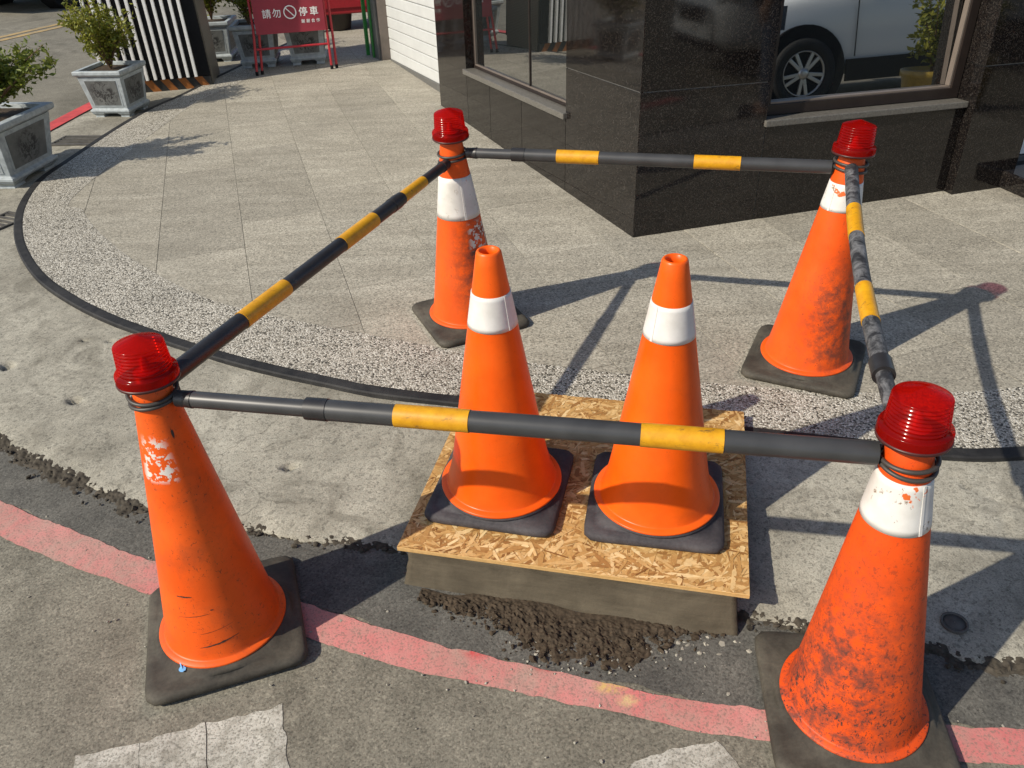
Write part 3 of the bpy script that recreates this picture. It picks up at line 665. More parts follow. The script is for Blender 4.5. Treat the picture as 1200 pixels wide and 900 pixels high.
# ---- wet soil heap, crumbs of broken asphalt, gravel
def lumps(name, spots, mat, kind='stuff', parent=None, seed=1):
    random.seed(seed); v = []; f = []
    ico = [(0, 0, 1), (.89, 0, .45), (.28, .85, .45), (-.72, .53, .45), (-.72, -.53, .45), (.28, -.85, .45), (.72, .53, -.45), (-.28, .85, -.45), (-.89, 0, -.45), (-.28, -.85, -.45), (.72, -.53, -.45), (0, 0, -1)]
    fc = [(0, 1, 2), (0, 2, 3), (0, 3, 4), (0, 4, 5), (0, 5, 1), (1, 6, 2), (2, 7, 3), (3, 8, 4), (4, 9, 5), (5, 10, 1), (6, 7, 2), (7, 8, 3), (8, 9, 4), (9, 10, 5), (10, 6, 1), (6, 11, 7), (7, 11, 8), (8, 11, 9), (9, 11, 10), (10, 11, 6)]
    for x, y, h, s in spots:
        o = len(v); sx, sy, sz = (s * random.uniform(.6, 1.3) for _ in range(3)); sz *= 0.75; a = random.uniform(0, 6.28); c = gp(x, y, h + sz * 0.3)
        for X, Y, Z in ico:
            k = random.uniform(.45, 1.3); X *= sx * k; Y *= sy * k; Z *= sz * k; v.append((c.x + X * math.cos(a) - Y * math.sin(a), c.y + X * math.sin(a) + Y * math.cos(a), c.z + Z))
        f += [tuple(q + o for q in t) for t in fc]
    return obj(name, mesh(name, v, f), mat, parent, None, kind)
heap_top = crom([pix(*q, .01) for q in ((492, 698), (530, 707), (570, 703), (620, 709), (660, 723), (700, 730), (760, 731), (810, 728), (858, 726))], 10)
heap_bot = crom([pix(*q, .0) for q in ((490, 706), (540, 726), (585, 744), (605, 765), (650, 780), (700, 787), (745, 778), (790, 760), (862, 742))], 10)
NH = 300; HT = count(heap_top, NH); HB = count(heap_bot, NH)
def heap_rel(x, y, t): k = math.sin(PI * min(1, max(0, t))); return k * (0.004 + 0.006 * max(-.6, nz(x, y, 14, 4)) + 0.006 * nz(x, y, 42, 7) + 0.006 * nz(x, y, 95, 9) + 0.005 * nz(x, y, 190, 3))
obj('soil_heap', sheet([p + Vector((0.004, 0.022)) for p in HT], ragged(HB, 0.02, 20, 3), 80, 0.014, 0.001, heap_rel), SOIL, kind='stuff')
random.seed(21); sp = []
for k in range(800):
    i = random.randrange(NH); t = random.random() ** 0.9; q = HT[i].lerp(HB[i], t * 1.12); sp.append((q.x + random.gauss(0, .012), q.y + random.gauss(0, .012), 0.008 * math.sin(PI * min(1, t)) + .002, random.choice((.001, .001, .0012, .0015, .0015, .002, .002, .003, .005, .009))))
lumps('soil_clods', sp, SOIL, seed=3)
random.seed(22); sp = []; E2 = [p for p in edge if -1.9 < p.x < 1.3 and p.y < 2.4]; E2 = resample(E2, 0.004)
for p in E2:
    for _ in range(2):
        dens = 1.0 if p.x < -1.0 else (0.45 if p.x < -0.35 else (0.0 if p.x < 0.53 else 0.9))
        if random.random() < dens: sp.append((p.x + random.gauss(0, .012), p.y + random.gauss(-0.006, 0.018 if p.x > -1.0 else 0.028), 0.003 + random.random() * .012, random.choice((.0012, .0015, .002, .002, .003, .003, .004, .006, .009))))
lumps('crumbled_edge', sp, CLOD, seed=4)
random.seed(23); sp = []
for k in range(260):
    x = random.uniform(-1.7, 1.3); i = min(range(0, N, 4), key=lambda q: abs(RU[q].x - x)); p = RU[i]; sp.append((x, p.y + random.uniform(-.25, .22), .003, random.choice((.0012, .0018, .0025, .004))))
for k in range(40): q = pix(random.gauss(822, 26), random.gauss(757, 9)); sp.append((*q, .004, random.uniform(.003, .008)))
for k in range(60): q = pix(random.gauss(690, 70), random.gauss(772, 14)); sp.append((*q, .004, random.uniform(.002, .005)))
lumps('loose_gravel', sp, STONE, seed=5)

rim_e = resample([p for p in edge if -2.3 < p.x < 1.25 and p.y < 2.7], 0.005)
def rimw(p): return (0.052 if p.x < -1.0 else (0.026 if p.x < -0.4 else (0.010 if p.x < 0.5 else 0.034))) * (1 + 0.9 * nz(p.x, p.y, 9, 2))
R0 = [p + Vector((0.008, 0.022)) for p in rim_e]; R1 = [p - Vector((0.25, 0.97)) * max(0.004, rimw(p)) for p in rim_e]
obj('broken_edge', sheet(R0, ragged(R1, 0.012, 40, 6), 22, 0.018, 0.004, lambda x, y, t: (0.30 + math.sin(PI * t)) * (0.0030 + 0.004 * nz(x, y, 40, 3) + 0.006 * nz(x, y, 85, 5) + 0.005 * nz(x, y, 170, 7)) * (1 - t * .5)), CLOD, kind='structure')
# small round valve cover set in the apron, drain grates by the planters
vc = thing('valve_cover', 'small round metal valve cover set in the concrete at the kerb', 'cover', gframe(*pix(1118, 731, .03), 0.030))
obj('ring', lathe([(0.030, 0), (0.030, 0.006), (0.025, 0.0065), (0.025, 0.003)], 32), IRON, vc); obj('lid', lathe([(0.0245, 0.0), (0.0245, 0.004), (0.012, 0.0045), (0.010, 0.006), (0.001, 0.006)], 32), IRON, vc)
def grate(u, q, yaw, w_, d_, label):
    t = thing('drain_grate', label, 'grate', gframe(*pix(u, q, .06), 0.060, yaw))
    obj('frame', merge(box(-w_, w_, -d_, -d_ + .015, 0, .012), box(-w_, w_, d_ - .015, d_, 0, .012), box(-w_, -w_ + .015, -d_ + .016, d_ - .016, 0, .012), box(w_ - .015, w_, -d_ + .016, d_ - .016, 0, .012)), IRON, t)
    n = int(2 * w_ / .035)
    for k in range(n): x = -w_ + .03 + k * (2 * w_ - .06) / (n - 1); obj('bar', box(x - .007, x + .007, -d_ + .016, d_ - .016, .001, .010), IRON, t)
grate(95, 166, 1.45, 0.10, 0.17, 'iron drain grate between the two planters'); grate(0, 262, 1.1, 0.12, 0.09, 'iron drain grate at the curve of the black kerb trim')

# ================================================================== cones, lamps, rods
CO = dict(A=(-0.713, 1.379, 0.313, 0.0075), B=(0.700, 1.096, -0.130, 0.0075), C=(-0.035, 1.724, -0.252, ZB + 0.003), D=(0.368, 1.641, -0.208, ZB + 0.003), E=(-0.155, 2.756, 0.414, 0.0785), F=(0.991, 2.350, -0.473, 0.0785))
TILT = dict(A=(.003, .043), B=(-.026, .05), C=(0, 0), D=(0, 0), E=(-.018, -.084), F=(.05, .031))
def rsq(half, rc, n=64):                      # rounded square outline
    out = []
    for k in range(n):
        a = 2 * PI * (k + 0.5) / n; c, s = math.cos(a), math.sin(a); inn = half - rc
        # ray to the rounded square
        lo, hi = 0.0, half * 1.5
        for _ in range(24):
            m = (lo + hi) / 2; x, y = abs(m * c), abs(m * s); dx, dy = max(0, x - inn), max(0, y - inn)
            if (dx * dx + dy * dy) ** .5 <= rc and max(x, y) <= half: lo = m
            else: hi = m
        out.append((lo * c, lo * s))
    return out
def plate_mesh(side, rf, seed, wear=0.0):
    n = 64; v = []; f = []; h = side / 2
    rings = [(rsq(h - .004, .030), 0.0), (rsq(h, .032), .006), (rsq(h, .032), .016), (rsq(h - .007, .030), .0235), (rsq(h - .022, .028), .0245)]
    ci = lambda r: [(r * math.cos(2 * PI * (k + .5) / n), r * math.sin(2 * PI * (k + .5) / n)) for k in range(n)]
    rings += [(ci(min(rf + .014, h - .012)), .027), (ci(rf + .004), .0335), (ci(rf - .012), .034)]
    for R, z in rings:
        for x, y in R: v.append((x, y, z + (0.0018 * nz(x, y, 9, seed) if z > .01 else 0)))
    for j in range(len(rings) - 1):
        for k in range(n): f.append((j * n + k, j * n + (k + 1) % n, (j + 1) * n + (k + 1) % n, (j + 1) * n + k))
    f.append(tuple(reversed(range(n)))); return mesh('plate', v, f, True)
def cone_r(h, new): return (0.145 - 0.167 * h) if new else (0.137 - 0.145 * h)
def local_tilt(n):
    yaw = CO[n][2]; c, s = math.cos(yaw), math.sin(yaw); tx, ty = TILT[n]; return (tx * c + ty * s, -tx * s + ty * c)
SEAM = dict(A=0, B=.9, C=.75, D=-.7, E=.35, F=-.6)
def cone(n, label, mat, band, group=None, new=False, rub=RUB):
    x, y, yaw, h0 = CO[n]; t = thing('traffic_cone', label, 'cone', gframe(x, y, h0, yaw), group); sh = local_tilt(n); rf = .1615 if new else .1475
    obj('base_plate', plate_mesh(.346 if new else .3594, rf, ord(n)), rub, t)
    top = .70; kf = .009 if new else .0030; body = lambda h: cone_r(h, new) + kf * max(0, (.13 - h) / .09) ** 2
    rb = body(.046); prof = [(rf - .010, .030), (rf - .001, .0335), (rf, .0355), (rf, .0385), (rf - .0015, .0400), (rb + .004, .0428), (rb + .001, .0440)] + [(body(h), h) for h in (.046, .055, .066, .078)] + [(body(.085), .085)]
    for k in range(1, 25): h = .085 + (top - .006 - .085) * k / 24; prof.append((body(h), h))
    rt = cone_r(top, new); prof += [(rt - .001, top - .002), (rt - .004, top), (rt - .008, top - .002), (rt - .009, top - .02), (rt - .004, top - .12), (rt + .01, top - .25)]
    obj('cone_body', lathe(prof, 64, sh), mat, t)
    if band:
        z0, z1, bm_ = band; bp = []
        for k in range(9): h = z0 + (z1 - z0) * k / 8; bp.append((cone_r(h, new) + .0013, h))
        bp = [(cone_r(z0, new) - .001, z0)] + bp + [(cone_r(z1, new) - .001, z1)]
        rbnd = obj('reflective_band', lathe(bp, 64, sh), bm_, t)
        a0 = math.atan2(-y, -x) - yaw + SEAM[n]; v = []
        for k in range(9):
            h = z0 + (z1 - z0) * (.01 + .98 * k / 8)
            for da, dr_ in ((-.055, .0014), (-.05, .0024), (.05, .0024), (.055, .0014)): r_ = cone_r(h, new) + dr_; v.append((r_ * math.cos(a0 + da) + sh[0] * h, r_ * math.sin(a0 + da) + sh[1] * h, h))
        obj('band_seam', mesh('seam', v, [(4 * k + q, 4 * k + q + 1, 4 * k + q + 5, 4 * k + q + 4) for k in range(8) for q in range(3)]), bm_, rbnd)
    return t
cone('A', 'worn orange cone with its white band peeled off, at the left of the red line', mat_cone('orange_faded', 0.7, 0.75, 1.3, (0.505, 0.585, -0.03, -0.055, 0.055, 55), (0.76, 0.092, 0.006)), None)
cone('B', 'dirty orange cone speckled with black grime, standing on the road with a white band', mat_cone('orange_grimy', 0.45, 2.2, 4.1, 0, (0.70, 0.070, 0.005), 0.45, 1, (-0.10, -0.08, 0.10, 0.20, 0.8)), (.535, .635, BAND_B))
cone('C', 'clean new orange cone on the board, closer to the peeled cone', mat_cone('orange_new', 0.25, 0.22, 7, 0, (0.81, 0.096, 0.003), 0.30), (.515, .60, BAND_NEW), 'new cones on the board', True, RUBN)
cone('D', 'clean new orange cone on the board, closer to the grimy cone', mat_cone('orange_new_b', 0.25, 0.22, 9, 0, (0.81, 0.096, 0.003), 0.30), (.515, .60, BAND_NEW), 'new cones on the board', True, RUBN)
cone('E', 'old orange cone with dark smears and a tall white band on the granite slabs', mat_cone('orange_smeared', 0.5, 0.45, 2.2, (0.33, 0.41, 0.020, -0.085, 0.05, 60), (0.76, 0.088, 0.006), 0.4, 0, (0.045, -0.085, 0.24, 0.15, 1.0)), (.435, .58, BAND_E))
cone('F', 'orange cone with a chipped white band in front of the shop window', mat_cone('orange_scuffed', 0.35, 0.6, 6.5, 0, (0.77, 0.085, 0.005), 0.38, 0, (0.075, -0.07, 0.2, 0.12, 0.8)), (.545, .625, BAND_F))

coneA = [o for o in COL.objects if o.name.startswith('traffic_cone') and 'peeled off' in o['label']][0]
GRIME = mat_plain('grime_mark', (0.035, 0.022, 0.016), 0.7, 0.4, 90); BLUE = mat_plain('blue_paint', (0.16, 0.42, 0.75), 0.5, 0.1)
def arc_mark(root, n, h, a0, a1, th, new=False, mat=GRIME, slope=0.0):
    sh = local_tilt(n); k = 26; v = []; f = []
    for i in range(k + 1):
        t = i / k; a = math.radians(a0 + (a1 - a0) * t); e = math.sin(PI * t) ** .5
        for sgn in (-1, 1):
            hh = h + slope * (t - .5) + sgn * th * e * (0.25 + 0.75 * abs(nz(t * 9, sgn * 3, 1, h * 50))); r = cone_r(hh, new) + (.0030 if not new else .009) * max(0, (.13 - hh) / .09) ** 2 + .0006
            v.append((r * math.cos(a) + sh[0] * hh, r * math.sin(a) + sh[1] * hh, hh))
    for i in range(k): f.append((2 * i, 2 * i + 2, 2 * i + 3, 2 * i + 1))
    return obj('scuff_mark', mesh('mark', v, f, True), mat, root)
for h, a0, a1, th, sl_ in ((.215, -128, -108, .0045, 0), (.163, -130, -92, .0016, .008), (.175, -92, -88, .003, 0), (.085, -112, -70, .0042, .014), (.120, -110, -72, .0012, .012), (.60, -70, -64, .030, 0)): arc_mark(coneA, 'A', h, a0, a1, th, slope=sl_)
_mi = coneA.matrix_world.inverted(); _p = _mi @ gp(*pix(214, 785, .04), .04); _q = _mi @ gp(*pix(205, 762, .045), .045)
def blob(c, r, z, seed):
    v = [(c.x, c.y, z)] + [(c.x + r * (1 + .3 * nz(k * .7, seed, 1, 2)) * math.cos(k * PI / 9), c.y + r * (1 + .3 * nz(k * .7, seed, 1, 2)) * math.sin(k * PI / 9), z - .0006) for k in range(18)]
    return mesh('blob', v, [(0, 1 + k, 1 + (k + 1) % 18) for k in range(18)])
obj('paint_drip', merge(blob(_p, .0085, .0368, 3), tube([(_q.x, _q.y, .0432), (_q.lerp(_p, .5).x + .002, _q.lerp(_p, .5).y, .0395), (_p.x, _p.y, .0362)], [.0028, .0016, .0022], 6)), BLUE, coneA)
LAMP_LABEL = dict(A='red ribbed warning lamp on the peeled cone', B='red ribbed warning lamp on the grimy speckled cone', E='red ribbed warning lamp on the smeared cone with the tall white band', F='red ribbed warning lamp on the cone with the chipped band')
SEAT = lathe([(.030, -.03), (.036, -.013), (.060, -.0125), (.0665, -.011), (.0672, -.007), (.0668, -.0045), (.050, -.004), (.034, .000), (.034, .012), (.020, .014), (.001, .014)], 48)
lp = [(.0655, -.004), (.0655, .014), (.0645, .0170), (.0540, .0175)]
for k in range(7): z = .022 + k * .0085; lp += [(.0560 - .0006 * k, z), (.0564 - .0006 * k, z + .002), (.0560 - .0006 * k, z + .0045), (.0525 - .0006 * k, z + .0065), (.0525 - .0006 * k, z + .0075)]
lp += [(.0522, .0825), (.0510, .0855), (.0495, .0865), (.030, .0945), (.004, .1040), (.0005, .1042)]
LENSM = lathe(lp, 56); inner = [(max(.0004, r - .003), z - .002) for r, z in lp]
for n in 'ABEF':
    x, y, yaw, h0 = CO[n]; tx, ty = TILT[n]; ax = (NN + EX * tx + EY * ty).normalized(); o = gp(x, y, h0) + NN * .704 + (EX * tx + EY * ty) * .704
    a = EX - ax * EX.dot(ax); a.normalize(); b = ax.cross(a)
    tw = random.uniform(0, 6)
    t = thing('warning_lamp', LAMP_LABEL[n], 'lamp', Matrix.Translation(NN * .010) @ Matrix(((a.x, b.x, ax.x, o.x), (a.y, b.y, ax.y, o.y), (a.z, b.z, ax.z, o.z), (0, 0, 0, 1))) @ Matrix.Diagonal((.91, .91, .84, 1)), 'red lamps on the cones')
    obj('lens', LENSM, LENS, t); obj('seat', SEAT, LAMPDARK, t); obj('reflector', lathe([(.030, .012), (.012, .020), (.008, .045), (.001, .050)], 24), REDM, t)

def neck(n, h):
    x, y, yaw, h0 = CO[n]; tx, ty = TILT[n]; return gp(x, y, h0) + NN * h + (EX * tx + EY * ty) * h
def torus(c, axis, R, r, n=40, m=10):
    axis = axis.normalized(); a = axis.orthogonal().normalized(); b = axis.cross(a)
    return tube([c + (a * math.cos(2 * PI * k / n) + b * math.sin(2 * PI * k / n)) * R for k in range(n)], r, m, False, True)
def rod(n0, h0, n1, h1, label, spans, bands, sleeves, bend=None, matend=PIPE):
    """spans: (pixel key 0/1 for x/y, list of (start px, end px, radius, material)); bands: yellow sleeves; sleeves: couplers"""
    P0, P1 = neck(n0, h0), neck(n1, h1); d = (P1 - P0).normalized(); R = .047
    def path(t):
        p = P0.lerp(P1, t)
        if bend: p = p + Vector(bend) * math.sin(PI * t)
        return p
    L = (P1 - P0).length; t0, t1 = (R + .004) / L, 1 - (R + .004) / L
    key = spans[0]; tab = [(t0 + (t1 - t0) * k / 400, proj(path(t0 + (t1 - t0) * k / 400))[key]) for k in range(401)]
    def tp(px):
        return min(tab, key=lambda q: abs(q[1] - px))[0]
    root = thing('barrier_rod', label, 'rod', Matrix.Translation(P0)); back = Matrix.Translation(-P0)
    def seg(name, a, b, r, mat, taper=None):
        k = max(2, int((b - a) * L / .02)); pts = [path(a + (b - a) * i / k) - P0 for i in range(k + 1)]; rr = [r] * (k + 1)
        if taper: rr = [r * (1 - (1 - taper) * max(0, 1 - i * 1.0 / min(k, 2))) for i in range(k + 1)]
        return obj(name, tube(pts, rr, 24), mat, root)
    T = [(t0 if s is None else tp(s), t1 if e is None else tp(e), r, m) for s, e, r, m in spans[1]]
    for s, e, r, m in T: seg('tube', s, e, r, m)
    rad = lambda t: next((r for s, e, r, m in T if s - 1e-6 <= t <= e + 1e-6), T[-1][2])
    for s, e in bands: a, b = sorted((tp(s), tp(e))); seg('yellow_sleeve', a, b, rad((a + b) / 2) + .0012, YEL)
    for s, wd, r in sleeves: a = tp(s); seg('coupler', a - wd / L, a + wd / L, r, PIPEB)
    for p, tt in ((P0, t0), (P1, t1)):
        ax = NN + Vector((random.uniform(-.15, .15), random.uniform(-.15, .15), 0)); obj('ring_loop', torus(p - P0, ax, R, .0042), WIRE, root)
        q = path(tt); e = path(tt + (.035 / L if tt < .5 else -.035 / L)); obj('end_cap', tube([q - P0 - (e - q).normalized() * .003, q.lerp(e, .3) - P0, e - P0], [.010, .0165, .0185], 20), PIPEB, root)
    return root
random.seed(3)
rod('A', .664, 'B', .664, 'grey barrier rod with two yellow sleeves between the peeled cone and the grimy cone', (0, [(None, 372, .0172, PIPE), (372, None, .0212, PIPE)]), [(463, 551), (750, 847)], [(372, .022, .0225)])
rod('A', .680, 'E', .632, 'black barrier rod with three yellow sleeves between the peeled cone and the smeared cone', (0, [(None, 470, .0200, PIPEB), (470, None, .0165, PIPEB)]), [(283, 335), (400, 438), (470, 496)], [(462, .02, .0215)])
rod('E', .655, 'F', .662, 'grey barrier rod running in front of the granite corner', (0, [(None, 612, .0165, PIPE), (612, None, .0200, PIPE)]), [(653, 702), (813, 868)], [(608, .022, .0215)])
rod('F', .680, 'B', .652, 'dusty bent barrier rod between the chipped-band cone and the grimy cone', (1, [(None, 440, .0185, PIPED), (440, None, .0155, PIPED)]), [(245, 277), (337, 378)], [(432, .025, .0225)], (-0.020, 0.0, -0.012))

# ================================================================== planters and shrubs
def sqloft(rings):                            # rings: (half width x, half width y, z)
    v = []; f = []
    for a, b, z in rings: v += [(-a, -b, z), (a, -b, z), (a, b, z), (-a, b, z)]
    for j in range(len(rings) - 1):
        for k in range(4): f.append((4 * j + k, 4 * j + (k + 1) % 4, 4 * j + 4 + (k + 1) % 4, 4 * j + 4 + k))
    f.append((3, 2, 1, 0)); n = 4 * len(rings); f.append((n - 4, n - 3, n - 2, n - 1)); return mesh('sqloft', v, f)
def planter(x, y, yaw, b0, b1, h, label, group='grey stone planters along the pavement'):
    t = thing('stone_planter', label, 'planter', gframe(x, y, 0.055 if x < -2.4 else 0.08, yaw), group)
    z0 = h * .11; zr = h * .87
    obj('body', bevel_mesh(sqloft([(b0 * .98, b0 * .98, z0), (b0 * 1.03, b0 * 1.03, z0 + .012), (b0 * 1.03, b0 * 1.03, z0 + h * .07), (b0 * .94, b0 * .94, z0 + h * .10), (b1 * .90, b1 * .90, zr)]), .003), PLANT, t)
    obj('rim', bevel_mesh(sqloft([(b1 * .88, b1 * .88, zr + .001), (b1 * .97, b1 * .97, zr + .012), (b1, b1, zr + .020), (b1, b1, h - .004), (b1 * .985, b1 * .985, h), (b1 * .82, b1 * .82, h), (b1 * .80, b1 * .80, h - .025)]), .003), PLANT, t)
    obj('soil', box(-b1 * .795, b1 * .795, -b1 * .795, b1 * .795, h - .03, h - .022), SOIL, t)
    za, zb_ = z0 + h * .17, zr - h * .07
    def hw(z): k = (z - z0 - h * .10) / (zr - z0 - h * .10); return b0 * .94 + (b1 * .90 - b0 * .94) * k
    for k in range(4):
        w0, w1 = hw(za) * .74, hw(zb_) * .74; zc = (za + zb_) / 2; R = Matrix.Rotation(k * PI / 2, 4, 'Z')
        for nm, gr, e, mat in (('panel_frame', 1.10, .0012, PLANT), ('inlay_panel', 1.0, .0030, INLAY)):
            d0, d1 = hw(za) + e, hw(zb_) + e; g = (gr - 1) * .10
            v = [(-w0 * gr, -d0, za - g), (w0 * gr, -d0, za - g), (w1 * gr, -d1, zb_ + g), (-w1 * gr, -d1, zb_ + g)]; v += [(a, b + .006, c) for a, b, c in v]
            m_ = mesh('panel', [(a, b + (hw(zc)), c - zc) for a, b, c in v], [(0, 1, 2, 3), (0, 4, 5, 1), (1, 5, 6, 2), (2, 6, 7, 3), (3, 7, 4, 0)])
            obj(nm, m_, mat, t, R @ Matrix.Translation((0, -hw(zc), zc)))
    fo = b0 * .98
    for sx in (-1, 1):
        for sy in (-1, 1): obj('foot', bevel_mesh(sqloft([(b0 * .24, b0 * .24, 0), (b0 * .22, b0 * .22, z0 * .5), (b0 * .32, b0 * .32, z0 + .001)]), .003), PLANT, t, Matrix.Translation((sx * (fo - b0 * .30), sy * (fo - b0 * .30), 0)))
    return t
def shrub(x, y, h0, hgt, spread, nst, nleaf, leaf, label, mat, seed, flare=0.6, lean=(0, 0), flowers=None, group='shrubs in the stone planters'):
    random.seed(seed); t = thing('shrub', label, 'shrub', upright(x, y, h0), group); tips = []; tubes = []
    for k in range(nst):
        a = 2 * PI * k / nst + random.uniform(-.5, .5); R = spread * random.uniform(.35, 1.0); top = hgt * random.uniform(.6, 1.0); P = []
        for i in range(6): s = i / 5; P.append(Vector((math.cos(a) * R * s ** (1 / flare) + lean[0] * s + random.gauss(0, .008) * s, math.sin(a) * R * s ** (1 / flare) + lean[1] * s + random.gauss(0, .008) * s, top * s)))
        tubes.append(tube(P, [.0065 * (1 - .75 * i / 5) for i in range(6)], 6)); tips += [(P[i].lerp(P[i + 1], random.random()), i) for i in (1, 2, 2, 3, 3, 4, 4, 4)] + [(P[5], 5)]
        for q in range(3):
            i = random.choice((2, 3, 4)); b0 = P[i]; dv = Vector((random.gauss(0, 1), random.gauss(0, 1), random.uniform(.1, .9))).normalized() * hgt * random.uniform(.10, .24); tubes.append(tube([b0, b0 + dv * .5 + Vector((0, 0, .004)), b0 + dv], [.003, .0022, .001], 5)); tips += [(b0 + dv, 5), (b0 + dv * .6, 4), (b0 + dv * .85, 5)]
    obj('stems', merge(*tubes), BARK, t)
    v = []; f = []; tn = []
    for k in range(nleaf):
        c, i = random.choice(tips); c = c + Vector((random.gauss(0, .022), random.gauss(0, .022), random.gauss(0, .018))); L = leaf * random.uniform(.6, 1.3); W = L * random.uniform(.38, .55)
        d = Vector((random.gauss(0, 1), random.gauss(0, 1), random.gauss(.3, .7))).normalized(); s = d.orthogonal().normalized(); s.rotate(Matrix.Rotation(random.uniform(0, 6.28), 3, d)); up = d.cross(s)
        o = len(v); v += [c, c + d * L * .5 + s * W * .5 + up * L * .06, c + d * L, c + d * L * .5 - s * W * .5 + up * L * .06]; f.append((o, o + 1, o + 2, o + 3)); q = random.betavariate(1.6, 1.6); tn += [q] * 4
    me = mesh('leaves', v, f); me.attributes.new('tint', 'FLOAT', 'POINT').data.foreach_set('value', tn); obj('foliage', me, mat, t)
    if flowers:
        v = []; f = []
        for k in range(26):
            c, i = random.choice(tips)
            for q in range(5):
                a = q * 1.257; d = Vector((math.cos(a), math.sin(a), .35)); o = len(v); s = Vector((-math.sin(a), math.cos(a), 0)); v += [c, c + d * .018 + s * .010, c + d * .030, c + d * .018 - s * .010]; f.append((o, o + 1, o + 2, o + 3))
        obj('blossoms', mesh('blossoms', v, f), flowers, t)
    return t
planter(-2.955, 4.74, -0.14, 0.210, 0.268, 0.37, 'large grey stone planter beside the curve of the black kerb trim')
planter(-2.80, 6.12, -0.15, 0.144, 0.180, 0.33, 'small grey stone planter in front of the striped box')
planter(-2.10, 7.48, 0.10, 0.148, 0.185, 0.345, 'grey stone planter behind the left leg of the red sign')
planter(-1.69, 7.52, 0.15, 0.148, 0.185, 0.345, 'grey stone planter behind the right half of the red sign')
planter(-2.59, 7.88, 0.05, 0.148, 0.185, 0.345, 'grey stone planter behind the striped box, mostly hidden')
shrub(-2.955, 4.74, .40, .42, .30, 18, 4200, .034, 'leafy green shrub in the large planter at the kerb curve', LEAF2, 31, 0.8, (.16, 0))
shrub(-2.80, 6.12, .36, .45, .27, 20, 3000, .034, 'sparse yellow-green shrub in the planter before the striped box', LEAF1, 32, 0.75, (-.03, 0))
shrub(-2.16, 7.50, .39, .50, .24, 16, 3000, .036, 'dense shrub behind the left leg of the red sign', LEAF2, 33, 0.7)
shrub(-1.71, 7.54, .39, .52, .20, 12, 1600, .032, 'flowering shrub showing above the red sign', LEAF2, 34, 0.7, (0, 0), mat_plain('orange_blossom', (0.75, 0.22, 0.02), 0.5, 0.2))
shrub(-2.60, 7.90, .39, .50, .27, 18, 3200, .036, 'dense shrub beside the striped box, behind the sign', LEAF1, 35, 0.7)

# ---- big dark pot and red cabinet behind the sign
pot = thing('plant_pot', 'round dark brown plant pot on the pavement behind the red sign', 'pot', upright(*pix(398, 34, .08), .078))
obj('pot_wall', lathe([(.10, 0), (.12, .01), (.155, .22), (.168, .225), (.170, .25), (.155, .252), (.150, .235), (.02, .23)], 32), mat_plain('pot_brown', (.035, .028, .024), .5), pot)
shrub(*pix(398, 34, .08), .30, .45, .20, 8, 600, .04, 'bushy plant in the round dark pot', LEAF2, 36, .7, (0, 0), mat_plain('red_blossom', (0.6, 0.04, 0.02), 0.5, 0.2), 'plants in pots')
cab = thing('red_cabinet', 'red metal cabinet on short feet behind the round dark pot', 'cabinet', gframe(*pix(414, 11, .24), .078, .2))
obj('cabinet_body', box(-.45, .45, -.25, .25, .16, .95, .015), REDM, cab); obj('door', box(-.40, .40, -.262, -.2505, .22, .90, .004), REDM, cab); obj('handle', box(.30, .33, -.285, -.2625, .5, .62, .004), ALUL, cab)
for sx in (-.38, .38):
    for sy in (-.18, .18): obj('foot', box(sx - .04, sx + .04, sy - .04, sy + .04, 0, .159), BLACK, cab)

# ---- black and white striped roadside box
sb = thing('striped_box', 'tall black roadside box with white vertical slats and hazard base', 'box', gframe(-2.335, 6.80, .05, math.atan2(.148, .753)))
SBW = .79
obj('front_panel', box(-SBW, 0, 0.0, .03, .10, 1.75, .003), BLACK, sb); obj('back_panel', box(-SBW, 0, .52, .55, .10, 1.75, .003), BLACK, sb)
obj('side_panel', box(-.004, .010, .032, .518, .02, 1.75), mat_mesh(), sb); obj('side_panel', box(-SBW - .010, -SBW + .004, .032, .518, .02, 1.75), BLACK, sb); obj('top_panel', box(-SBW - .01, .01, -.005, .555, 1.752, 1.78, .004), BLACK, sb)
obj('hazard_base', box(-SBW, 0, -.002, .032, 0.0, .098), mat_hazard(), sb)
sl = box(-.011, .011, -.028, -.0005, .103, 1.745, .002)
for k in range(12): obj('white_slat', sl, WHT, sb, Matrix.Translation((-.105 - k * .0615, 0, 0)))

# ---- red no-parking sign
sx0 = Vector(pix(306, 87.5, .078)); sx1 = Vector(pix(389, 80, .078)); sdir = (sx1 - sx0); SWD = sdir.length
sg = thing('parking_sign', 'red tubular frame sign with white Chinese lettering asking not to park', 'sign', upright(sx0.x, sx0.y, .078, math.atan2(sdir.y, sdir.x)))
for x_ in (0.0, SWD):
    zr_ = gz(*(sx0 + sdir * (x_ / SWD))) - gz(sx0.x, sx0.y)
    for dx, dy, lean in ((0, 0, .02), (.042, .03, -.0)):
        obj('leg', tube([(x_ + dx - (.03 if x_ == 0 else -.0), dy - .03, zr_ + .012), (x_ + dx, dy - .01 + lean, zr_ + .35), (x_ + dx * .8, dy * .7 + lean, .95)], .0105, 10), REDM, sg)
        obj('foot_cap', tube([(x_ + dx - (.03 if x_ == 0 else 0), dy - .03, zr_), (x_ + dx - (.029 if x_ == 0 else 0), dy - .029, zr_ + .03)], .0125, 10), BLACK, sg)
zt = gz(sx1.x, sx1.y) - gz(sx0.x, sx0.y)
obj('crossbar', tube([(0.0, -.006, .195), (SWD, -.006, .195 + zt)], .009, 10), REDM, sg); obj('top_bar', tube([(0.0, .02, .93), (SWD, .02, .95)], .0105, 10), REDM, sg)
PZ0, PZ1 = .305, .575
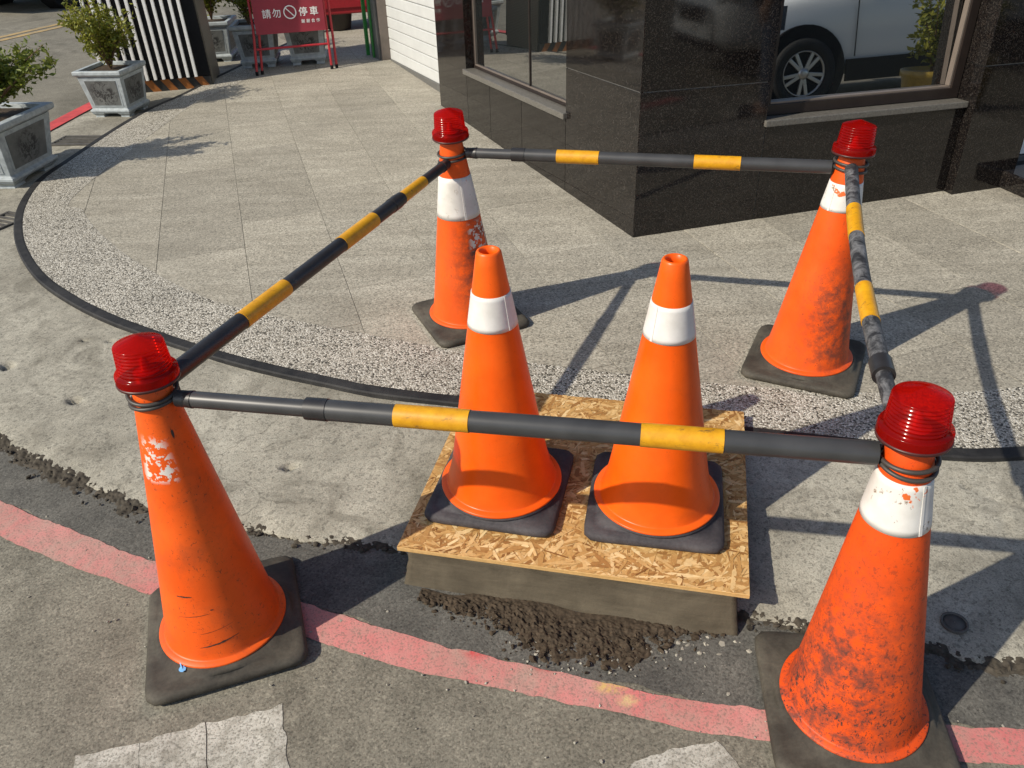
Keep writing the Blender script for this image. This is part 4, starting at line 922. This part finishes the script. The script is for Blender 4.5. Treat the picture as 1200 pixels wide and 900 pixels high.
obj('panel', mesh('panel', [(x_, y_, z_ + (zt * .8 if x_ > .1 else 0)) for y_ in (-.016, -.004) for x_, z_ in ((.02, PZ0), (SWD - .005, PZ0), (SWD - .005, PZ1), (.02, PZ1))], [(0, 1, 2, 3), (7, 6, 5, 4), (0, 4, 5, 1), (1, 5, 6, 2), (2, 6, 7, 3), (3, 7, 4, 0)]), SIGNRED, sg)
pan = sg.children[-1]
def text(body, size, x_, z_, bold=0.0, nm='lettering'):
    cu = bpy.data.curves.new('t', 'FONT'); cu.body = body; cu.size = size; cu.align_x = 'CENTER'; cu.align_y = 'CENTER'; cu.offset = bold; cu.extrude = .0008
    o = bpy.data.objects.new('t', cu); COL.objects.link(o); dg = bpy.context.evaluated_depsgraph_get(); me = bpy.data.meshes.new_from_object(o.evaluated_get(dg)); bpy.data.objects.remove(o)
    r = obj(nm, me, WHT, pan, Matrix.Translation((x_, -.0172, z_ + zt * .8 * x_ / SWD)) @ Matrix.Rotation(math.atan2(zt * .8, SWD), 4, 'Y').inverted() @ Matrix.Rotation(PI / 2, 4, 'X')); me.materials.clear(); me.materials.append(WHT); return r
ZC = PZ0 + .145
for ch, x_, s_ in (('請', .125, .068), ('勿', .205, .068), ('停', .415, .068), ('車', .500, .068)): text(ch, s_ * 1.05, x_, ZC, .0005)
for ch, x_ in zip('謝謝合作', (.405, .445, .485, .525)): text(ch, .030, x_, ZC - .068, .0002)
pr_ = [( .047 * math.cos(a), .047 * math.sin(a)) for a in [2 * PI * k / 32 for k in range(32)]]
obj('prohibition_ring', tube([(.310 + a, -.0175, ZC + .012 + b) for a, b in pr_], .0048, 6, False, True), WHT, pan); obj('prohibition_bar', tube([(.310 - .031, -.0176, ZC + .012 + .031), (.310 + .031, -.0176, ZC + .012 - .031)], .0044, 6), WHT, pan)

# ================================================================== cars: a white one parked to the right (seen mirrored in the shop window), a dark one across the street
TYRE = mat_plain('tyre', (.015, .015, .015), .8); RIM = mat_plain('alloy', (.55, .55, .54), .3, .05, 10, .8); GLS = mat_plain('car_glass', (.008, .009, .010), .05, 0, 10, 0, .8); LGT = mat_plain('headlamp', (.7, .72, .72), .08, .1, 10, 0, .9)
def carpaint(name, c): m = Mat(name); return m.final(m.mix(m.noise(3, 2), c, tuple(q * .96 for q in c)), .25, None, .5, coat=.8)
def car(name, label, M, paint, mirrored=False):
    t = thing(name, label, 'car', M); L = 4.15
    st = [(-.02, .62, .34, .60, .62), (.05, .72, .24, .72, .74), (.25, .80, .22, .84, .88), (.60, .83, .22, .92, .97), (1.05, .85, .22, .97, 1.04), (1.6, .86, .22, 1.0, 1.06), (2.4, .865, .22, 1.02, 1.08), (3.2, .86, .22, 1.04, 1.10), (3.8, .83, .24, 1.05, 1.11), (4.08, .78, .28, 1.02, 1.09), (4.15, .70, .36, .95, 1.0)]
    v = []; f = []
    for x, w_, zb, zs_, zt_ in st:
        half = [(w_ * .90, zb), (w_ * .985, zb + .12), (w_, zb + (zs_ - zb) * .55), (w_ * .985, zs_ - .06), (w_ * .93, zs_ + (zt_ - zs_) * .35), (w_ * .70, zt_)]
        ring = [(-a, b) for a, b in half] + [(a, b) for a, b in reversed(half)]
        v += [(x, a, b) for a, b in ring]
    n = 12
    for i in range(len(st) - 1):
        for k in range(n): f.append((i * n + k, i * n + (k + 1) % n, (i + 1) * n + (k + 1) % n, (i + 1) * n + k))
    f.append(tuple(range(n))); f.append(tuple(reversed(range((len(st) - 1) * n, len(st) * n))))
    o = obj('body', mesh('carbody', v, f, True), paint, t); md = o.modifiers.new('s', 'SUBSURF'); md.levels = 2; md.render_levels = 2
    gh = [(.95, .78, 1.00, .62, 1.03), (1.5, .79, 1.04, .66, 1.34), (1.95, .80, 1.05, .66, 1.53), (2.6, .80, 1.06, .66, 1.58), (3.4, .79, 1.07, .65, 1.55), (3.85, .76, 1.08, .62, 1.32), (4.02, .70, 1.08, .60, 1.10)]
    v = []; f = []
    for x, w0, z0, w1, z1 in gh: v += [(x, -w0, z0), (x, -w1 - .02, z0 + (z1 - z0) * .85), (x, -w1 * .85, z1), (x, w1 * .85, z1), (x, w1 + .02, z0 + (z1 - z0) * .85), (x, w0, z0)]
    for i in range(len(gh) - 1):
        for k in range(5): f.append((i * 6 + k, i * 6 + k + 1, i * 6 + k + 7, i * 6 + k + 6))
    o = obj('windows', mesh('green', v, f, True), GLS, t)
    v = [(x, s * w1 * .88, z1 + .004) for x, w0, z0, w1, z1 in gh[2:6] for s in (-1, 1)]; obj('roof', mesh('roof', v + [(a, b, c + .02) for a, b, c in v], [(2 * i + 8, 2 * i + 9, 2 * i + 11, 2 * i + 10) for i in range(3)] + [(2 * i + 1, 2 * i, 2 * i + 2, 2 * i + 3) for i in range(3)]), paint, t)
    for s in (-1, 1):
        for x in (.86, 3.38):
            obj('wheel_arch', tube([(x, s * .60, .33), (x, s * .866, .33)], .395, 36), BLACK, t)
            wh = thing_part('wheel', t, Matrix.Translation((x, s * .80, .31)) @ Matrix.Rotation(-s * PI / 2, 4, 'X'))
            obj('tyre', lathe([(.20, -.10), (.28, -.10), (.305, -.07), (.31, 0), (.305, .07), (.285, .095), (.205, .092)], 40, closed=True), TYRE, wh)
            sp = [lathe([(.195, -.09), (.20, .085), (.192, .09), (.185, .06), (.18, -.09)], 40)]
            for k in range(10):
                b = box(.03, .190, -.016, .016, .060, .082, .004); b.transform(Matrix.Rotation(k * PI / 5 + .12 * (-1) ** k, 4, 'Z')); sp.append(b)
            sp.append(lathe([(.05, .05), (.048, .088), (.02, .094), (.001, .094)], 20)); obj('rim', merge(*sp), RIM, wh); obj('brake_disc', lathe([(.15, .02), (.15, .03), (.001, .03)], 24), IRON, wh)
        obj('cladding', box(1.26, 2.98, s * .872 - .012, s * .872 + .012, .21, .40, .006), BLACK, t)
        obj('headlight', tube([(.02, s * .60, .70), (.16, s * .72, .74), (.38, s * .795, .80)], [.05, .075, .03], 14), LGT, t)
        mir = obj('mirror', bevel_mesh(box(1.30, 1.44, s * .98 - .10, s * .98 + .10, .99, 1.13), .03, 3), paint, t); obj('mirror_stalk', box(1.34, 1.40, min(s * .80, s * .90), max(s * .80, s * .90), 1.0, 1.05), BLACK, t)
        for x in (1.34, 2.40, 3.30): obj('door_seam', box(x - .004, x + .004, s * .868 - .004, s * .868 + .004, .42, 1.0), BLACK, t)
        for x in (2.15, 3.12): obj('door_handle', box(x - .09, x + .09, s * .872 - .018, s * .872 + .018, .87, .90, .008), paint, t)
    obj('grille', box(-.035, -.01, -.40, .40, .48, .62, .01), BLACK, t); obj('bumper_intake', box(-.03, .06, -.55, .55, .26, .36, .02), BLACK, t); obj('number_plate', box(-.05, -.036, -.16, .16, .42, .47, .003), WHT, t)
    return t
def thing_part(name, parent, M):
    o = bpy.data.objects.new(name, None); COL.objects.link(o); o.parent = parent; o.matrix_local = M; o.empty_display_size = .05; return o
# wheel facing the wall sits at about (4.64, 0.86); the nose points towards the street corner
WC = Vector((4.55, .82)); CD = Vector((.92, .39)).normalized(); CS = Vector((-CD.y, CD.x))
c0 = WC - CD * .86 - CS * .80; yawc = math.atan2(CD.y, CD.x)
car('parked_car', 'white car parked off to the right, mirrored in the shop window', gframe(c0.x, c0.y, 0.0, yawc), carpaint('white_car_paint', (.74, .77, .77)))
ld = (Vector((-5.142, 11.018)) - Vector((-5.649, 9.825))).normalized(); c1 = Vector((-6.95, 11.75))
car('parked_car', 'dark car parked across the street beyond the yellow lines', gframe(c1.x, c1.y, 0.0, math.atan2(ld.y, ld.x)), carpaint('dark_car_paint', (.02, .022, .026)))

# ================================================================== a person standing to the right, caught as a reflection in the window edge
def skinned(name, pts, edges, rad, mat, parent, root=0):
    me = bpy.data.meshes.new(name); me.from_pydata(pts, edges, []); o = bpy.data.objects.new(name, me); COL.objects.link(o)
    md = o.modifiers.new('k', 'SKIN'); sd = o.modifiers.new('s', 'SUBSURF'); sd.levels = 2; sd.render_levels = 2; md.use_smooth_shade = True
    for i, r in enumerate(rad): me.skin_vertices[0].data[i].radius = r if isinstance(r, tuple) else (r, r)
    me.skin_vertices[0].data[root].use_root = True
    dg = bpy.context.evaluated_depsgraph_get(); m2 = bpy.data.meshes.new_from_object(o.evaluated_get(dg)); bpy.data.objects.remove(o)
    m2.polygons.foreach_set('use_smooth', [True] * len(m2.polygons)); m2.materials.clear(); return obj(name, m2, mat, parent)
SKIN = mat_plain('skin', (.42, .24, .16), .5, .08); JEAN = mat_plain('denim', (.055, .085, .14), .85, .25, 60); HAIR = mat_plain('hair', (.012, .010, .009), .4); JACK = mat_plain('red_cloth', (.34, .015, .018), .8, .2, 20); SHOE = mat_plain('shoe', (.03, .03, .03), .6)
pe = thing('person', 'person in a red jacket and blue jeans standing beside the white car', 'person', upright(2.93, 1.87, .02, -0.80))
B = [(0, 0, .93), (0, 0, 1.08), (0, -.005, 1.25), (0, 0, 1.40), (0, 0, 1.47), (0, -.01, 1.53), (0, -.012, 1.62), (0, -.01, 1.70)]; BR = [(.155, .105), (.145, .10), (.165, .11), (.14, .09), (.06, .06), (.052, .055), (.080, .095), (.060, .075)]
Ed = [(i, i + 1) for i in range(7)]
for sgn in (-1, 1):
    o = len(B); B += [(sgn * .19, 0, 1.39), (sgn * .235, .01, 1.13), (sgn * .245, -.06, .90), (sgn * .245, -.075, .82), (sgn * .242, -.085, .75)]; BR += [.058, .045, .036, .032, .026]; Ed += [(3, o), (o, o + 1), (o + 1, o + 2), (o + 2, o + 3), (o + 3, o + 4)]
    for q, (dx, dy, dz) in enumerate(((.0, -.045, .02), (.0, -.028, -.075), (.0, -.008, -.085), (.0, .012, -.078), (.0, .028, -.06))):
        k = len(B); B += [(sgn * .242 + dx * .5, -.085 + dy * .6, .75 + dz * .5), (sgn * .240 + dx - sgn * .012, -.085 + dy, .75 + dz)]; BR += [.010, .008]; Ed += [(o + 4, k), (k, k + 1)]
    o = len(B); B += [(sgn * .09, 0, .86), (sgn * .10, -.01, .48), (sgn * .105, .02, .10), (sgn * .11, -.09, .045), (sgn * .11, -.14, .04)]; BR += [.092, .060, .042, .040, .034]; Ed += [(0, o), (o, o + 1), (o + 1, o + 2), (o + 2, o + 3), (o + 3, o + 4)]
skinned('body', B, Ed, BR, SKIN, pe)
skinned('jacket', [(0, 0, .75), (0, 0, .95), (0, 0, 1.10), (0, -.005, 1.26), (0, 0, 1.40), (0, 0, 1.46)] + [(sg * x, y, z) for sg in (-1, 1) for x, y, z in ((.20, 0, 1.39), (.24, .01, 1.13), (.25, -.05, .92))], [(0, 1), (1, 2), (2, 3), (3, 4), (4, 5), (4, 6), (6, 7), (7, 8), (4, 9), (9, 10), (10, 11)], [(.19, .13), (.185, .128), (.175, .122), (.19, .128), (.155, .105), (.075, .075)] + [.072, .060, .052] * 2, JACK, pe)
skinned('jeans', [(0, 0, .94)] + [(sg * x, y, z) for sg in (-1, 1) for x, y, z in ((.092, 0, .84), (.10, -.01, .48), (.105, .02, .08))], [(0, 1), (1, 2), (2, 3), (0, 4), (4, 5), (5, 6)], [(.165, .12)] + [.102, .074, .062] * 2, JEAN, pe)
for sg in (-1, 1): obj('shoe', bevel_mesh(box(sg * .11 - .05, sg * .11 + .05, -.19, .08, 0, .085), .03, 3), SHOE, pe)
h_ = lathe([(.088, -.03), (.094, .02), (.086, .065), (.055, .100), (.015, .112), (.001, .113)], 28); h_.transform(Matrix.Translation((0, .012, 1.675)) @ Matrix.Diagonal((.95, 1.08, 1, 1))); obj('hair', h_, HAIR, pe)
obj('nose', tube([(0, -.100, 1.665), (0, -.122, 1.635), (0, -.105, 1.628)], [.006, .013, .006], 10), SKIN, pe)
for sg in (-1, 1): obj('eye', tube([(sg * .032, -.094, 1.664), (sg * .032, -.102, 1.664)], .010, 12), BLACK, pe); obj('ear', tube([(sg * .082, 0, 1.625), (sg * .092, .006, 1.65), (sg * .084, .006, 1.675)], [.008, .014, .009], 8), SKIN, pe)
obj('mouth', tube([(-.022, -.098, 1.598), (0, -.104, 1.596), (.022, -.098, 1.598)], [.003, .006, .003], 8), mat_plain('lips', (.30, .10, .09), .5), pe)

# ---- potted yellow-green shrub to the right of the shop window (it shows in the pane)
pt = thing('plant_pot', 'yellow glazed plant pot standing before the shop window, off to the right', 'pot', upright(3.95, 2.55, .08))
obj('pot_wall', lathe([(.13, 0), (.16, .02), (.19, .30), (.205, .31), (.205, .35), (.19, .352), (.18, .33), (.02, .32)], 32), mat_plain('yellow_glaze', (.26, .18, .03), .35), pt)
shrub(3.95, 2.55, .38, .60, .22, 10, 1400, .05, 'yellow-green shrub in the yellow glazed pot', LEAF1, 41, .7, (0, 0), None, 'plants in pots')
